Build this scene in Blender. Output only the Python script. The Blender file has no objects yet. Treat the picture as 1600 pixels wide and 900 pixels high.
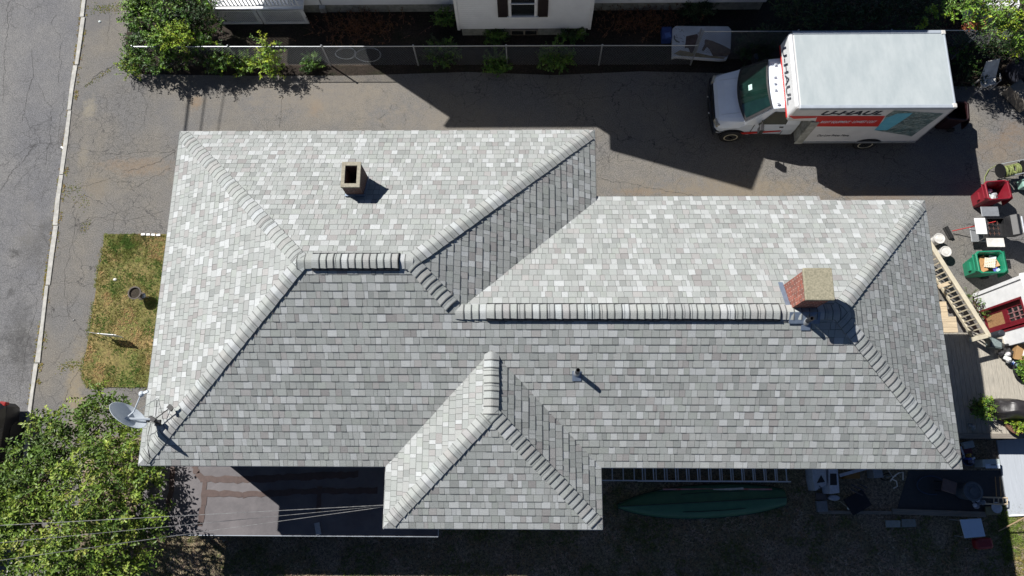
import bpy, math, random
from mathutils import Vector, Matrix, Euler, noise
R = math.radians
sc = bpy.context.scene
col = sc.collection
# ------------------------------------------------------------------ camera
CF, CT, CR, CY, CH = 1144.592, .2462, -.0711, .0734, 23.0
_c, _s = math.cos(CY), math.sin(CY)
_u = Vector((_c, _s, 0)); _v = Vector((-_s*math.cos(CT), _c*math.cos(CT), math.sin(CT)))
c_w = Vector((-_s*math.sin(CT), _c*math.sin(CT), -math.cos(CT)))
_c, _s = math.cos(CR), math.sin(CR)
c_u = _c*_u + _s*_v; c_v = -_s*_u + _c*_v
cam = bpy.data.objects.new('camera', bpy.data.cameras.new('camera')); col.objects.link(cam)
cam.matrix_world = Matrix(((c_u.x, c_v.x, -c_w.x, 0), (c_u.y, c_v.y, -c_w.y, 0), (c_u.z, c_v.z, -c_w.z, CH), (0, 0, 0, 1)))
cam.data.sensor_width = 36; cam.data.lens = CF/1600*36; cam.data.clip_start = .2; cam.data.clip_end = 2000
sc.camera = cam
# ------------------------------------------------------------------ light
SUN = Vector((.78, -.56, -1.0)).normalized()
w = bpy.data.worlds.new('World'); sc.world = w; w.use_nodes = True
nt = w.node_tree; bg = nt.nodes['Background']
sky = nt.nodes.new('ShaderNodeTexSky'); sky.sky_type = 'NISHITA'; sky.sun_disc = False; sky.altitude = 1500; sky.air_density = .6; sky.dust_density = .2; sky.ozone_density = 3.0
sky.sun_elevation = math.asin(-SUN.z); sky.sun_rotation = math.atan2(-SUN.x, -SUN.y)
nt.links.new(sky.outputs[0], bg.inputs[0]); bg.inputs[1].default_value = .05
sl = bpy.data.lights.new('sun', 'SUN'); sl.energy = 5.0; sl.angle = R(.5); sl.color = (1, .97, .925)
so = bpy.data.objects.new('sun', sl); col.objects.link(so); so.rotation_euler = SUN.to_track_quat('-Z', 'Y').to_euler(); so.location = (-30, 25, 40)
sc.view_settings.view_transform = 'Standard'; sc.view_settings.look = 'None'; sc.view_settings.gamma = 1
sc.view_settings.exposure = .52; sc.view_settings.use_curve_mapping = False
sc.cycles.max_bounces = 6; sc.cycles.transparent_max_bounces = 8

def at(x, y, z=0.0):
    """world point at height z seen at photo pixel x, y (measuring helper)"""
    d = (x-800)/CF*c_u + (450-y)/CF*c_v + c_w
    k = (z-CH)/d.z
    return Vector((d.x*k, d.y*k, z))
# ------------------------------------------------------------------ materials
def nd(t, ty, **kw):
    n = t.nodes.new(ty)
    for k, v in kw.items(): setattr(n, k, v)
    return n
def mat(name, c, rough=.6, var=.12, scale=8, bump=0, bscale=60, metal=0, attr=False, spec=.5, c2=None, stretch=None, coat=0, trans=0):
    m = bpy.data.materials.new(name); m.use_nodes = True; t = m.node_tree; b = t.nodes['Principled BSDF']; L = t.links
    tc = nd(t, 'ShaderNodeTexCoord'); co = tc.outputs['Object']
    if stretch:
        mp = nd(t, 'ShaderNodeMapping'); mp.inputs['Scale'].default_value = stretch; L.new(co, mp.inputs[0]); co = mp.outputs[0]
    n = nd(t, 'ShaderNodeTexNoise'); n.inputs['Scale'].default_value = scale; n.inputs['Detail'].default_value = 7; n.inputs['Roughness'].default_value = .65
    L.new(co, n.inputs['Vector'])
    r = nd(t, 'ShaderNodeMapRange'); r.inputs[1].default_value = .3; r.inputs[2].default_value = .7
    L.new(n.outputs[0], r.inputs[0])
    if attr:
        a = nd(t, 'ShaderNodeAttribute', attribute_name='col')
        r.inputs[3].default_value = 1-var; r.inputs[4].default_value = 1+var
        mx = nd(t, 'ShaderNodeVectorMath', operation='SCALE'); L.new(a.outputs['Color'], mx.inputs[0]); L.new(r.outputs[0], mx.inputs['Scale'])
        L.new(mx.outputs[0], b.inputs['Base Color'])
    else:
        c2_ = c2 or tuple(x*(1-2*var) for x in c)
        mx = nd(t, 'ShaderNodeMix', data_type='RGBA'); mx.inputs['A'].default_value = (*(x*(1+var*.5) for x in c), 1) if not c2 else (*c, 1)
        mx.inputs['B'].default_value = (*c2_, 1); L.new(r.outputs[0], mx.inputs['Factor']); L.new(mx.outputs['Result'], b.inputs['Base Color'])
    b.inputs['Roughness'].default_value = rough; b.inputs['Metallic'].default_value = metal
    b.inputs['Specular IOR Level'].default_value = spec
    if coat: b.inputs['Coat Weight'].default_value = coat
    if trans: b.inputs['Transmission Weight'].default_value = trans
    if bump:
        n2 = nd(t, 'ShaderNodeTexNoise'); n2.inputs['Scale'].default_value = bscale; n2.inputs['Detail'].default_value = 4; L.new(co, n2.inputs['Vector'])
        bp = nd(t, 'ShaderNodeBump'); bp.inputs['Strength'].default_value = min(1, bump); bp.inputs['Distance'].default_value = .01
        L.new(n2.outputs[0], bp.inputs['Height']); L.new(bp.outputs[0], b.inputs['Normal'])
    return m

def ground_mat(name, base, tint, crack=.5, spots=(), cscale=1.6, crackcol=.35, grit=.35, orange=(), fine=260, tcol2=None):
    """asphalt or soil: base colour, big tint patches, aggregate speckle, cracks, stains"""
    m = bpy.data.materials.new(name); m.use_nodes = True; t = m.node_tree; b = t.nodes['Principled BSDF']; L = t.links
    co = nd(t, 'ShaderNodeTexCoord').outputs['Object']
    def noi(s, d=5, r=.6, dist=0):
        n = nd(t, 'ShaderNodeTexNoise'); n.inputs['Scale'].default_value = s; n.inputs['Detail'].default_value = d; n.inputs['Roughness'].default_value = r
        n.inputs['Distortion'].default_value = dist; L.new(co, n.inputs['Vector']); return n
    def rng(x, a, b_, c, d):
        r = nd(t, 'ShaderNodeMapRange'); r.inputs[1].default_value = a; r.inputs[2].default_value = b_; r.inputs[3].default_value = c; r.inputs[4].default_value = d
        L.new(x, r.inputs[0]); return r.outputs[0]
    def mix(f, a, b_):
        x = nd(t, 'ShaderNodeMix', data_type='RGBA')
        for sck, v in (('Factor', f), ('A', a), ('B', b_)):
            if isinstance(v, (tuple, list)): x.inputs[sck].default_value = (*v, 1)
            elif isinstance(v, float): x.inputs[sck].default_value = v
            else: L.new(v, x.inputs[sck])
        return x.outputs['Result']
    def math_(op, a, b_):
        x = nd(t, 'ShaderNodeMath', operation=op)
        for i, v in enumerate((a, b_)):
            if isinstance(v, (int, float)): x.inputs[i].default_value = v
            else: L.new(v, x.inputs[i])
        return x.outputs[0]
    c = mix(rng(noi(.45, 6, .6).outputs[0], .38, .62, 0, 1), tuple(base), tuple(tint))
    if tcol2: c = mix(rng(noi(1.3, 8, .7).outputs[0], .5, .68, 0, 1), c, tuple(tcol2))
    c = mix(rng(noi(3.2, 8, .7, .4).outputs[0], .35, .75, 0, .55), c, tuple(x*.72 for x in base))
    g = noi(fine, 3, .7)
    gs = rng(g.outputs[0], .32, .68, 1-grit, 1+grit)
    g2 = rng(noi(fine*.3, 2, .5).outputs[0], .35, .65, 1-grit*.45, 1+grit*.45)
    sc_ = nd(t, 'ShaderNodeVectorMath', operation='SCALE'); L.new(c, sc_.inputs[0]); L.new(math_('MULTIPLY', gs, g2), sc_.inputs['Scale']); c = sc_.outputs[0]
    warp = noi(2.2, 4, .6)
    wv = nd(t, 'ShaderNodeVectorMath', operation='MULTIPLY_ADD'); L.new(warp.outputs['Color'], wv.inputs[0]); wv.inputs[1].default_value = (.5, .5, .5); L.new(co, wv.inputs[2])
    def cracks(scale, width, lo, hi, seed, strength):
        nonlocal c
        v = nd(t, 'ShaderNodeTexVoronoi', feature='DISTANCE_TO_EDGE'); v.inputs['Scale'].default_value = scale
        mp = nd(t, 'ShaderNodeMapping'); mp.inputs['Location'].default_value = (seed, seed*1.7, 0); L.new(wv.outputs[0], mp.inputs[0]); L.new(mp.outputs[0], v.inputs['Vector'])
        line = rng(v.outputs['Distance'], 0, width, 1, 0)
        n = nd(t, 'ShaderNodeTexNoise'); n.inputs['Scale'].default_value = .33; n.inputs['Detail'].default_value = 3
        mp2 = nd(t, 'ShaderNodeMapping'); mp2.inputs['Location'].default_value = (seed*3.1, -seed, seed); L.new(co, mp2.inputs[0]); L.new(mp2.outputs[0], n.inputs['Vector'])
        mask = rng(n.outputs[0], lo, hi, 0, 1)
        c = mix(math_('MULTIPLY', math_('MULTIPLY', line, mask), strength), c, tuple(x*crackcol for x in base))
    if crack:
        cracks(cscale, .024, .53, .60, 3.0, crack)
        cracks(cscale*2.6, .05, .54, .62, 11.0, crack*.8)
        cracks(cscale*.32, .0065, .42, .56, 23.0, crack*1.2)
    sep = nd(t, 'ShaderNodeSeparateXYZ'); L.new(co, sep.inputs[0])
    rag = noi(2.6, 9, .8); brk = noi(7.5, 8, .8)
    for (x, y, rx, ry, colr, st) in spots:
        vm = nd(t, 'ShaderNodeVectorMath', operation='SUBTRACT'); L.new(co, vm.inputs[0]); vm.inputs[1].default_value = (x, y, 0)
        v2 = nd(t, 'ShaderNodeVectorMath', operation='MULTIPLY'); L.new(vm.outputs[0], v2.inputs[0]); v2.inputs[1].default_value = (1/rx, 1/ry, 0)
        ln = nd(t, 'ShaderNodeVectorMath', operation='LENGTH'); L.new(v2.outputs[0], ln.inputs[0])
        d = math_('ADD', ln.outputs['Value'], math_('MULTIPLY', math_('SUBTRACT', rag.outputs[0], .5), 3.6))
        c = mix(math_('MULTIPLY', rng(d, .35, 1.15, min(1, st*1.0), 0), rng(brk.outputs[0], .36, .60, .35, 1)), c, tuple(colr))
    L.new(c, b.inputs['Base Color'])
    b.inputs['Roughness'].default_value = .9; b.inputs['Specular IOR Level'].default_value = .25
    bp = nd(t, 'ShaderNodeBump'); bp.inputs['Strength'].default_value = .5; bp.inputs['Distance'].default_value = .006
    L.new(g.outputs[0], bp.inputs['Height']); L.new(bp.outputs[0], b.inputs['Normal'])
    return m

def brick_mat(name, c1, c2, mortar, bw=.2, bh=.067):
    m = bpy.data.materials.new(name); m.use_nodes = True; t = m.node_tree; b = t.nodes['Principled BSDF']; L = t.links
    co = nd(t, 'ShaderNodeTexCoord').outputs['Object']; s = nd(t, 'ShaderNodeSeparateXYZ'); L.new(co, s.inputs[0])
    ad = nd(t, 'ShaderNodeMath', operation='ADD'); L.new(s.outputs[0], ad.inputs[0]); L.new(s.outputs[1], ad.inputs[1])
    cb = nd(t, 'ShaderNodeCombineXYZ'); L.new(ad.outputs[0], cb.inputs[0]); L.new(s.outputs[2], cb.inputs[1])
    br = nd(t, 'ShaderNodeTexBrick'); br.inputs['Scale'].default_value = 1; br.inputs['Brick Width'].default_value = bw; br.inputs['Row Height'].default_value = bh
    br.inputs['Mortar Size'].default_value = .007; br.inputs['Color1'].default_value = (*c1, 1); br.inputs['Color2'].default_value = (*c2, 1); br.inputs['Mortar'].default_value = (*mortar, 1)
    L.new(cb.outputs[0], br.inputs['Vector'])
    n = nd(t, 'ShaderNodeTexNoise'); n.inputs['Scale'].default_value = 16; n.inputs['Detail'].default_value = 6; L.new(co, n.inputs['Vector'])
    r = nd(t, 'ShaderNodeMapRange'); r.inputs[1].default_value = .3; r.inputs[2].default_value = .7; r.inputs[3].default_value = .6; r.inputs[4].default_value = 1.3; L.new(n.outputs[0], r.inputs[0])
    sv = nd(t, 'ShaderNodeVectorMath', operation='SCALE'); L.new(br.outputs[0], sv.inputs[0]); L.new(r.outputs[0], sv.inputs['Scale']); L.new(sv.outputs[0], b.inputs['Base Color'])
    b.inputs['Roughness'].default_value = .9
    bp = nd(t, 'ShaderNodeBump'); bp.inputs['Distance'].default_value = .008; bp.invert = True; L.new(br.outputs['Fac'], bp.inputs['Height']); L.new(bp.outputs[0], b.inputs['Normal'])
    return m

def siding_mat(name, c, pitch=.11):
    m = mat(name, c, .45, .04, 2)
    t = m.node_tree; L = t.links; b = t.nodes['Principled BSDF']
    co = nd(t, 'ShaderNodeTexCoord').outputs['Object']; s = nd(t, 'ShaderNodeSeparateXYZ'); L.new(co, s.inputs[0])
    dv = nd(t, 'ShaderNodeMath', operation='DIVIDE'); L.new(s.outputs[2], dv.inputs[0]); dv.inputs[1].default_value = pitch
    fr = nd(t, 'ShaderNodeMath', operation='FRACT'); L.new(dv.outputs[0], fr.inputs[0])
    bp = nd(t, 'ShaderNodeBump'); bp.inputs['Distance'].default_value = .02; bp.invert = True; L.new(fr.outputs[0], bp.inputs['Height']); L.new(bp.outputs[0], b.inputs['Normal'])
    return m

def epdm_mat():
    m = bpy.data.materials.new('rubber_roof'); m.use_nodes = True; t = m.node_tree; b = t.nodes['Principled BSDF']; L = t.links
    co = nd(t, 'ShaderNodeTexCoord').outputs['Object']
    n = nd(t, 'ShaderNodeTexNoise'); n.inputs['Scale'].default_value = 1.2; n.inputs['Detail'].default_value = 8; n.inputs['Roughness'].default_value = .7; L.new(co, n.inputs['Vector'])
    r = nd(t, 'ShaderNodeMapRange'); r.inputs[1].default_value = .3; r.inputs[2].default_value = .7; L.new(n.outputs[0], r.inputs[0])
    mx = nd(t, 'ShaderNodeMix', data_type='RGBA'); mx.inputs['A'].default_value = (.075, .069, .074, 1); mx.inputs['B'].default_value = (.150, .136, .140, 1)
    L.new(r.outputs[0], mx.inputs['Factor']); L.new(mx.outputs['Result'], b.inputs['Base Color'])
    b.inputs['Roughness'].default_value = .55; b.inputs['Specular IOR Level'].default_value = .4
    n2 = nd(t, 'ShaderNodeTexNoise'); n2.inputs['Scale'].default_value = 2.5; n2.inputs['Detail'].default_value = 3; L.new(co, n2.inputs['Vector'])
    bp = nd(t, 'ShaderNodeBump'); bp.inputs['Distance'].default_value = .02; bp.inputs['Strength'].default_value = .4; L.new(n2.outputs[0], bp.inputs['Height']); L.new(bp.outputs[0], b.inputs['Normal'])
    return m

def mural_mat():
    """printed picture on the truck: sky blue water and mottled rocky city texture"""
    m = bpy.data.materials.new('printed_picture'); m.use_nodes = True; t = m.node_tree; b = t.nodes['Principled BSDF']; L = t.links
    co = nd(t, 'ShaderNodeTexCoord').outputs['Object']
    mp = nd(t, 'ShaderNodeMapping'); mp.inputs['Rotation'].default_value = (0, R(35), 0); mp.inputs['Scale'].default_value = (1.2, 1, 3.2); L.new(co, mp.inputs[0])
    n = nd(t, 'ShaderNodeTexNoise'); n.inputs['Scale'].default_value = 1.5; n.inputs['Detail'].default_value = 4; L.new(mp.outputs[0], n.inputs['Vector'])
    cr = nd(t, 'ShaderNodeValToRGB'); e = cr.color_ramp.elements; e[0].position = .40; e[0].color = (.03, .05, .06, 1); e[1].position = .60; e[1].color = (.35, .42, .42, 1)
    x = e.new(.46); x.color = (.03, .07, .07, 1); x = e.new(.50); x.color = (.16, .26, .25, 1); x = e.new(.54); x.color = (.07, .12, .11, 1)
    n2 = nd(t, 'ShaderNodeTexNoise'); n2.inputs['Scale'].default_value = 22; n2.inputs['Detail'].default_value = 5; L.new(mp.outputs[0], n2.inputs['Vector'])
    av = nd(t, 'ShaderNodeMix', data_type='FLOAT'); av.inputs['Factor'].default_value = .55; L.new(n.outputs[0], av.inputs['A']); L.new(n2.outputs[0], av.inputs['B'])
    L.new(av.outputs['Result'], cr.inputs[0])
    vo = nd(t, 'ShaderNodeTexVoronoi', distance='CHEBYCHEV'); vo.inputs['Scale'].default_value = 9; L.new(mp.outputs[0], vo.inputs['Vector'])
    bw = nd(t, 'ShaderNodeSeparateColor'); L.new(vo.outputs['Color'], bw.inputs[0]); c2 = nd(t, 'ShaderNodeValToRGB'); f = c2.color_ramp.elements; c2.color_ramp.interpolation = 'CONSTANT'
    f[0].position = 0; f[0].color = (.03, .06, .065, 1); f[1].position = .35; f[1].color = (.30, .33, .30, 1); g_ = f.new(.55); g_.color = (.08, .20, .22, 1); g_ = f.new(.75); g_.color = (.42, .45, .42, 1)
    L.new(bw.outputs[0], c2.inputs[0]); mm = nd(t, 'ShaderNodeMix', data_type='RGBA'); mm.inputs['Factor'].default_value = .45; L.new(cr.outputs[0], mm.inputs['A']); L.new(c2.outputs[0], mm.inputs['B']); L.new(mm.outputs['Result'], b.inputs['Base Color']); b.inputs['Roughness'].default_value = .4
    return m

M = {}
M['shingle'] = mat('asphalt_shingle', (1, 1, 1), .92, .13, 55, .6, 240, attr=True, spec=.25)
M['paint'] = mat('tinted_paint', (1, 1, 1), .5, .06, 10, attr=True)
M['leaf'] = mat('leaf', (1, 1, 1), .5, .2, 6, attr=True, spec=.35)
M['grass'] = mat('grass_blade', (1, 1, 1), .8, .2, 6, attr=True, spec=.2)
M['junk'] = mat('mixed_plastic', (1, 1, 1), .5, .18, 12, attr=True)
M['siding'] = siding_mat('beige_siding', (.55, .52, .44))
M['wsiding'] = siding_mat('white_siding', (.80, .82, .84))
M['white'] = mat('white_paint', (.78, .79, .80), .45, .06, 4)
M['dirtywhite'] = mat('dirty_white', (.68, .66, .62), .6, .2, 5)
M['brick'] = brick_mat('red_brick', (.34, .075, .04), (.15, .04, .028), (.42, .34, .29))
M['dbrick'] = brick_mat('weathered_brick', (.10, .04, .03), (.06, .028, .025), (.16, .14, .13))
M['crown'] = mat('mortar_crown', (.38, .35, .27), .9, .18, 14, .6, 60, c2=(.22, .20, .155))
M['crownb'] = mat('chimney_cap', (.36, .33, .24), .95, .2, 25, .9, 60, c2=(.17, .16, .11))
M['soot'] = mat('soot', (.012, .011, .010), .9)
M['lead'] = mat('flashing', (.20, .25, .33), .45, .12, 9, metal=.35)
M['blackpipe'] = mat('black_pipe', (.02, .02, .022), .45)
M['black'] = mat('black_plastic', (.018, .018, .02), .45, .2, 12)
M['epdm'] = epdm_mat()
M['tar'] = mat('roof_tar', (.050, .028, .023), .6, .2, 9, c2=(.082, .050, .042))
M['concrete'] = mat('kerb_concrete', (.46, .45, .42), .9, .18, 6, .4, 90)
M['found'] = mat('foundation_stone', (.34, .35, .32), .9, .25, 5, .6, 30, c2=(.16, .17, .16))
M['galv'] = mat('galvanised', (.46, .48, .50), .4, .1, 9, metal=.6)
M['fwire'] = mat('dull_wire', (.20, .21, .22), .7)
M['alu'] = mat('aluminium', (.70, .74, .80), .4, .1, 9, metal=.25)
M['glass'] = mat('dark_glass', (.018, .022, .024), .06, .1, 3, spec=.8)
M['glassg'] = mat('windscreen_glass', (.007, .024, .019), .05, .3, 2, spec=.7)
M['rubber'] = mat('tyre_rubber', (.014, .014, .015), .8)
M['rim'] = mat('pale_rim', (.62, .55, .40), .5, .15, 20)
M['red'] = mat('red_paint', (.55, .022, .016), .4, .06)
M['navy'] = mat('navy_print', (.012, .016, .035), .5)
M['ink'] = mat('small_print', (.05, .055, .06), .5)
M['trucktop'] = mat('truck_roof', (.43, .47, .48), .5, .05, 3, c2=(.34, .385, .40), stretch=(1.0, .35, 1))
M['truckwhite'] = mat('truck_white', (.80, .86, .95), .22, .03, 3, coat=1, spec=.8)
M['truckside'] = mat('truck_side', (.62, .61, .60), .5, .05, 3)
M['railgrey'] = mat('rail_grey', (.36, .40, .45), .4, .08, 3)
M['mural'] = mural_mat()
M['teal'] = mat('printed_teal', (.07, .34, .48), .45, .2, 6, c2=(.13, .44, .56))
M['green'] = mat('green_plastic', (.015, .21, .115), .42, .06, 5)
M['maroon'] = mat('maroon_plastic', (.22, .012, .024), .45, .06, 5)
M['canoe'] = mat('canoe_hull', (.05, .155, .085), .5, .12, 3, c2=(.035, .115, .065))
M['deck'] = mat('weathered_boards', (.47, .43, .36), .85, .3, 5, .5, 40, c2=(.25, .235, .205), stretch=(9, .7, 1))
M['tread'] = mat('stair_boards', (.62, .50, .34), .85, .2, 3, .5, 40, c2=(.38, .31, .22), stretch=(.7, 9, 1))
M['rail'] = mat('cream_rail', (.50, .45, .34), .6, .1, 6)
M['timber'] = mat('grey_timber', (.27, .24, .20), .9, .2, 3, .5, 40, c2=(.15, .135, .115), stretch=(.8, 9, 1))
M['osb'] = mat('osb_board', (.42, .24, .11), .85, .3, 22, .3, 60, c2=(.24, .125, .055))
M['cherry'] = mat('red_door_paint', (.17, .010, .020), .45, .1)
M['card'] = mat('cardboard', (.42, .25, .11), .85, .1, 6)
M['cover'] = mat('black_vinyl', (.028, .025, .027), .42, .2, 5, 1, 7)
M['bark'] = mat('bark', (.13, .09, .06), .9, .3, 9, .8, 40)
M['bluemetal'] = mat('ribbed_metal', (.42, .45, .49), .5, .06, 3, stretch=(9, .5, 1))
M['kerbred'] = mat('worn_red', (.35, .05, .05), .6, .2, 10)
M['wire'] = mat('wire_sheath', (.30, .30, .30), .6, .6, 9, c2=(.10, .10, .10))
M['dish'] = mat('dish_grey', (.56, .61, .66), .4, .05)
M['carpaint'] = mat('car_black', (.006, .006, .008), .35, .1)
M['lens'] = mat('red_lens', (.25, .01, .008), .25, .05)
M['shutter'] = mat('brown_shutter', (.022, .014, .016), .6)

# ------------------------------------------------------------------ mesh builder
class MB:
    def __init__(s): s.v = []; s.f = []; s.c = []; s.m = []
    def face(s, pts, c=(1, 1, 1), mi=0):
        i = len(s.v); s.v += [tuple(p) for p in pts]; s.f.append(tuple(range(i, i+len(pts)))); s.c.append(c); s.m.append(mi)
    def mesh(s, vs, fs, c=(1, 1, 1), mi=0):
        i = len(s.v); s.v += [tuple(p) for p in vs]
        for f in fs: s.f.append(tuple(i+k for k in f)); s.c.append(c); s.m.append(mi)
    def box(s, p, size, rz=0, c=(1, 1, 1), mi=0, rot=None, taper=1):
        """box centred on p"""
        E_ = rot if rot is not None else Matrix.Rotation(rz, 3, 'Z'); hx, hy, hz = (x/2 for x in size); P = Vector(p)
        vs = []
        for z in (-hz, hz):
            k = 1 if z < 0 else taper
            for x, y in ((-hx, -hy), (hx, -hy), (hx, hy), (-hx, hy)): vs.append(P+E_ @ Vector((x*k, y*k, z)))
        s.mesh(vs, [(3, 2, 1, 0), (4, 5, 6, 7), (0, 1, 5, 4), (1, 2, 6, 5), (2, 3, 7, 6), (3, 0, 4, 7)], c, mi)
    def prism(s, poly, z0, z1, c=(1, 1, 1), mi=0):
        n = len(poly); vs = [(p[0], p[1], z0) for p in poly]+[(p[0], p[1], z1) for p in poly]
        s.mesh(vs, [tuple(range(n))[::-1], tuple(range(n, 2*n))]+[(i, (i+1) % n, n+(i+1) % n, n+i) for i in range(n)], c, mi)
    def tube(s, path, r, n=6, c=(1, 1, 1), mi=0, cap=True):
        path = [Vector(p) for p in path]; rs = r if isinstance(r, (list, tuple)) else [r]*len(path); rings = []
        for i, p in enumerate(path):
            d = (path[min(i+1, len(path)-1)]-path[max(i-1, 0)]).normalized()
            a = d.cross(Vector((0, 0, 1)) if abs(d.z) < .9 else Vector((1, 0, 0))).normalized(); b = d.cross(a)
            rings.append([p+rs[i]*(math.cos(2*math.pi*k/n)*a+math.sin(2*math.pi*k/n)*b) for k in range(n)])
        s.loft(rings, c, mi, cap)
    def loft(s, rings, c=(1, 1, 1), mi=0, cap=True, closed=True):
        n = len(rings[0]); vs = [p for r in rings for p in r]; fs = []
        for i in range(len(rings)-1):
            for k in range(n if closed else n-1):
                fs.append((i*n+k, i*n+(k+1) % n, (i+1)*n+(k+1) % n, (i+1)*n+k))
        if cap: fs += [tuple(range(n))[::-1], tuple((len(rings)-1)*n+k for k in range(n))]
        s.mesh(vs, fs, c, mi)
    def lathe(s, p, prof, n=20, c=(1, 1, 1), mi=0, sx=1, sy=1, rot=None):
        P = Vector(p); E_ = rot or Matrix.Identity(3)
        s.loft([[P+E_ @ Vector((r*sx*math.cos(2*math.pi*k/n), r*sy*math.sin(2*math.pi*k/n), z)) for k in range(n)] for r, z in prof], c, mi)
    def leaf(s, p, d, L, W, c, up=None):
        d = d.normalized(); up = up or Vector((random.uniform(-.6, .6), random.uniform(-.6, .6), 1))
        a = d.cross(up);
        if a.length < 1e-4: a = Vector((1, 0, 0))
        a.normalize(); m = p+d*L*.5
        s.face([p, m-a*W/2, p+d*L-Vector((0, 0, L*.15)), m+a*W/2], c)
    def build(s, name, mats, parent=None, smooth=False, loc=None, rz=0, bevel=0):
        me = bpy.data.meshes.new(name)
        O = Vector(loc) if loc is not None else Vector((0, 0, 0))
        me.from_pydata([Vector(v)-O for v in s.v] if loc is not None else s.v, [], s.f)
        if not isinstance(mats, (list, tuple)): mats = [mats]
        for m in mats: me.materials.append(m)
        me.polygons.foreach_set('material_index', s.m)
        if any(m.node_tree.nodes.get('Attribute') for m in mats):
            at_ = me.attributes.new('col', 'FLOAT_COLOR', 'CORNER'); buf = []
            for p, c in zip(me.polygons, s.c): buf += [c[0], c[1], c[2], 1.0]*p.loop_total
            at_.data.foreach_set('color', buf)
        if smooth: me.polygons.foreach_set('use_smooth', [True]*len(me.polygons))
        me.update(); o = bpy.data.objects.new(name, me); col.objects.link(o)
        if loc is not None: o.location = O
        if rz: o.rotation_euler.z = rz
        if parent:
            o.parent = parent
            if loc is None: o.location = -parent.location if not getattr(parent, '_x', None) else (0, 0, 0)
        if bevel:
            b = o.modifiers.new('b', 'BEVEL'); b.width = bevel; b.segments = 2; b.limit_method = 'ANGLE'; b.angle_limit = R(40)
        return o
# All meshes are written in world coordinates; a thing's Empty sits at its base and children take the inverse offset.
def tag(o, label=None, cat=None, group=None, kind=None):
    for k, v in (('label', label), ('category', cat), ('group', group), ('kind', kind)):
        if v: o[k] = v
    return o
def thing(name, label, cat, loc=(0, 0, 0), group=None):
    o = bpy.data.objects.new(name, None); o.location = loc; o.empty_display_size = .2; col.objects.link(o)
    return tag(o, label, cat, group)
def child(mb, name, mats, parent, **kw):
    """mesh in world coords parented below a thing (or below a part that sits at its thing's offset)"""
    o = mb.build(name, mats, None, **kw); o.parent = parent
    off = Vector((0, 0, 0)); q = parent
    while q is not None: off += q.location; q = q.parent
    o.location = -off
    return o
def solo(mb, name, mats, label, cat, base, group=None, **kw):
    o = mb.build(name, mats, None, loc=base, **kw); return tag(o, label, cat, group)
def struct(mb, name, mats, **kw):
    o = mb.build(name, mats, None, **kw); o['kind'] = 'structure'; return o
def copy_tree(o, parent=None):
    c = o.copy(); col.objects.link(c); c.parent = parent
    for ch in list(o.children): copy_tree(ch, c)
    return c
def text(name, body, size, mat_, parent, origin, xdir, ydir, sx=1.0, shear=0, off=0.0, extr=.002):
    cu = bpy.data.curves.new(name, 'FONT'); cu.body = body; cu.size = size; cu.extrude = extr; cu.shear = shear; cu.offset = off
    o = bpy.data.objects.new('tmp', cu); col.objects.link(o)
    dg = bpy.context.evaluated_depsgraph_get(); me = bpy.data.meshes.new_from_object(o.evaluated_get(dg)); bpy.data.objects.remove(o)
    X = Vector(xdir).normalized(); Y = Vector(ydir).normalized(); Z = X.cross(Y); O = Vector(origin)
    for v in me.vertices: v.co = O+X*v.co.x*sx+Y*v.co.y+Z*v.co.z
    me.materials.clear(); me.materials.append(mat_); me.name = name
    t = bpy.data.objects.new(name, me); col.objects.link(t); t.parent = parent
    off_ = Vector((0, 0, 0)); q = parent
    while q is not None: off_ += q.location; q = q.parent
    t.location = -off_
    return t
def jit(c, a=.15):
    k = 1+random.uniform(-a, a); return tuple(max(0, x*k*(1+random.uniform(-a*.3, a*.3))) for x in c)
def pick(pal, a=.2): return jit(random.choice(pal), a)

# ------------------------------------------------------------------ SETTING
random.seed(4)
g = MB(); g.face([(-250, -250, -.16), (250, -250, -.16), (250, 250, -.16), (-250, 250, -.16)])
soil = ground_mat('soil', (.04, .032, .025), (.06, .05, .035), crack=0, grit=.5, fine=60, tcol2=(.04, .045, .02))
struct(g, 'ground', soil)
kx = lambda y: -15.6-(y-1.8)*.031                      # kerb line
g = MB(); g.face([(-60, -60, -.10), (kx(-60), -60, -.10), (kx(60), 60, -.10), (-60, 60, -.10)])
sp = [(at(x, y).x, at(x, y).y, rx, ry, c, s) for x, y, rx, ry, c, s in (
    (35, 545, .85, 1.0, (.045, .044, .045), .75), (55, 385, .8, .75, (.05, .048, .047), .5), (75, 350, .35, .35, (.05, .05, .05), .6),
    (30, 500, .5, .7, (.05, .05, .05), .5), (75, 640, .35, 1.0, (.06, .055, .05), .5), (20, 395, .2, .2, (.04, .04, .04), .7), (15, 455, .15, .15, (.04, .04, .04), .7),
    (100, 215, .3, .6, (.07, .06, .055), .6), (100, 235, .18, .25, (.03, .03, .03), .8), (42, 350, .5, .8, (.20, .19, .175), .35))]
struct(g, 'road', ground_mat('street_asphalt', (.145, .145, .152), (.182, .178, .174), crack=.6, spots=sp, cscale=1.3, grit=.5, fine=95))
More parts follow.
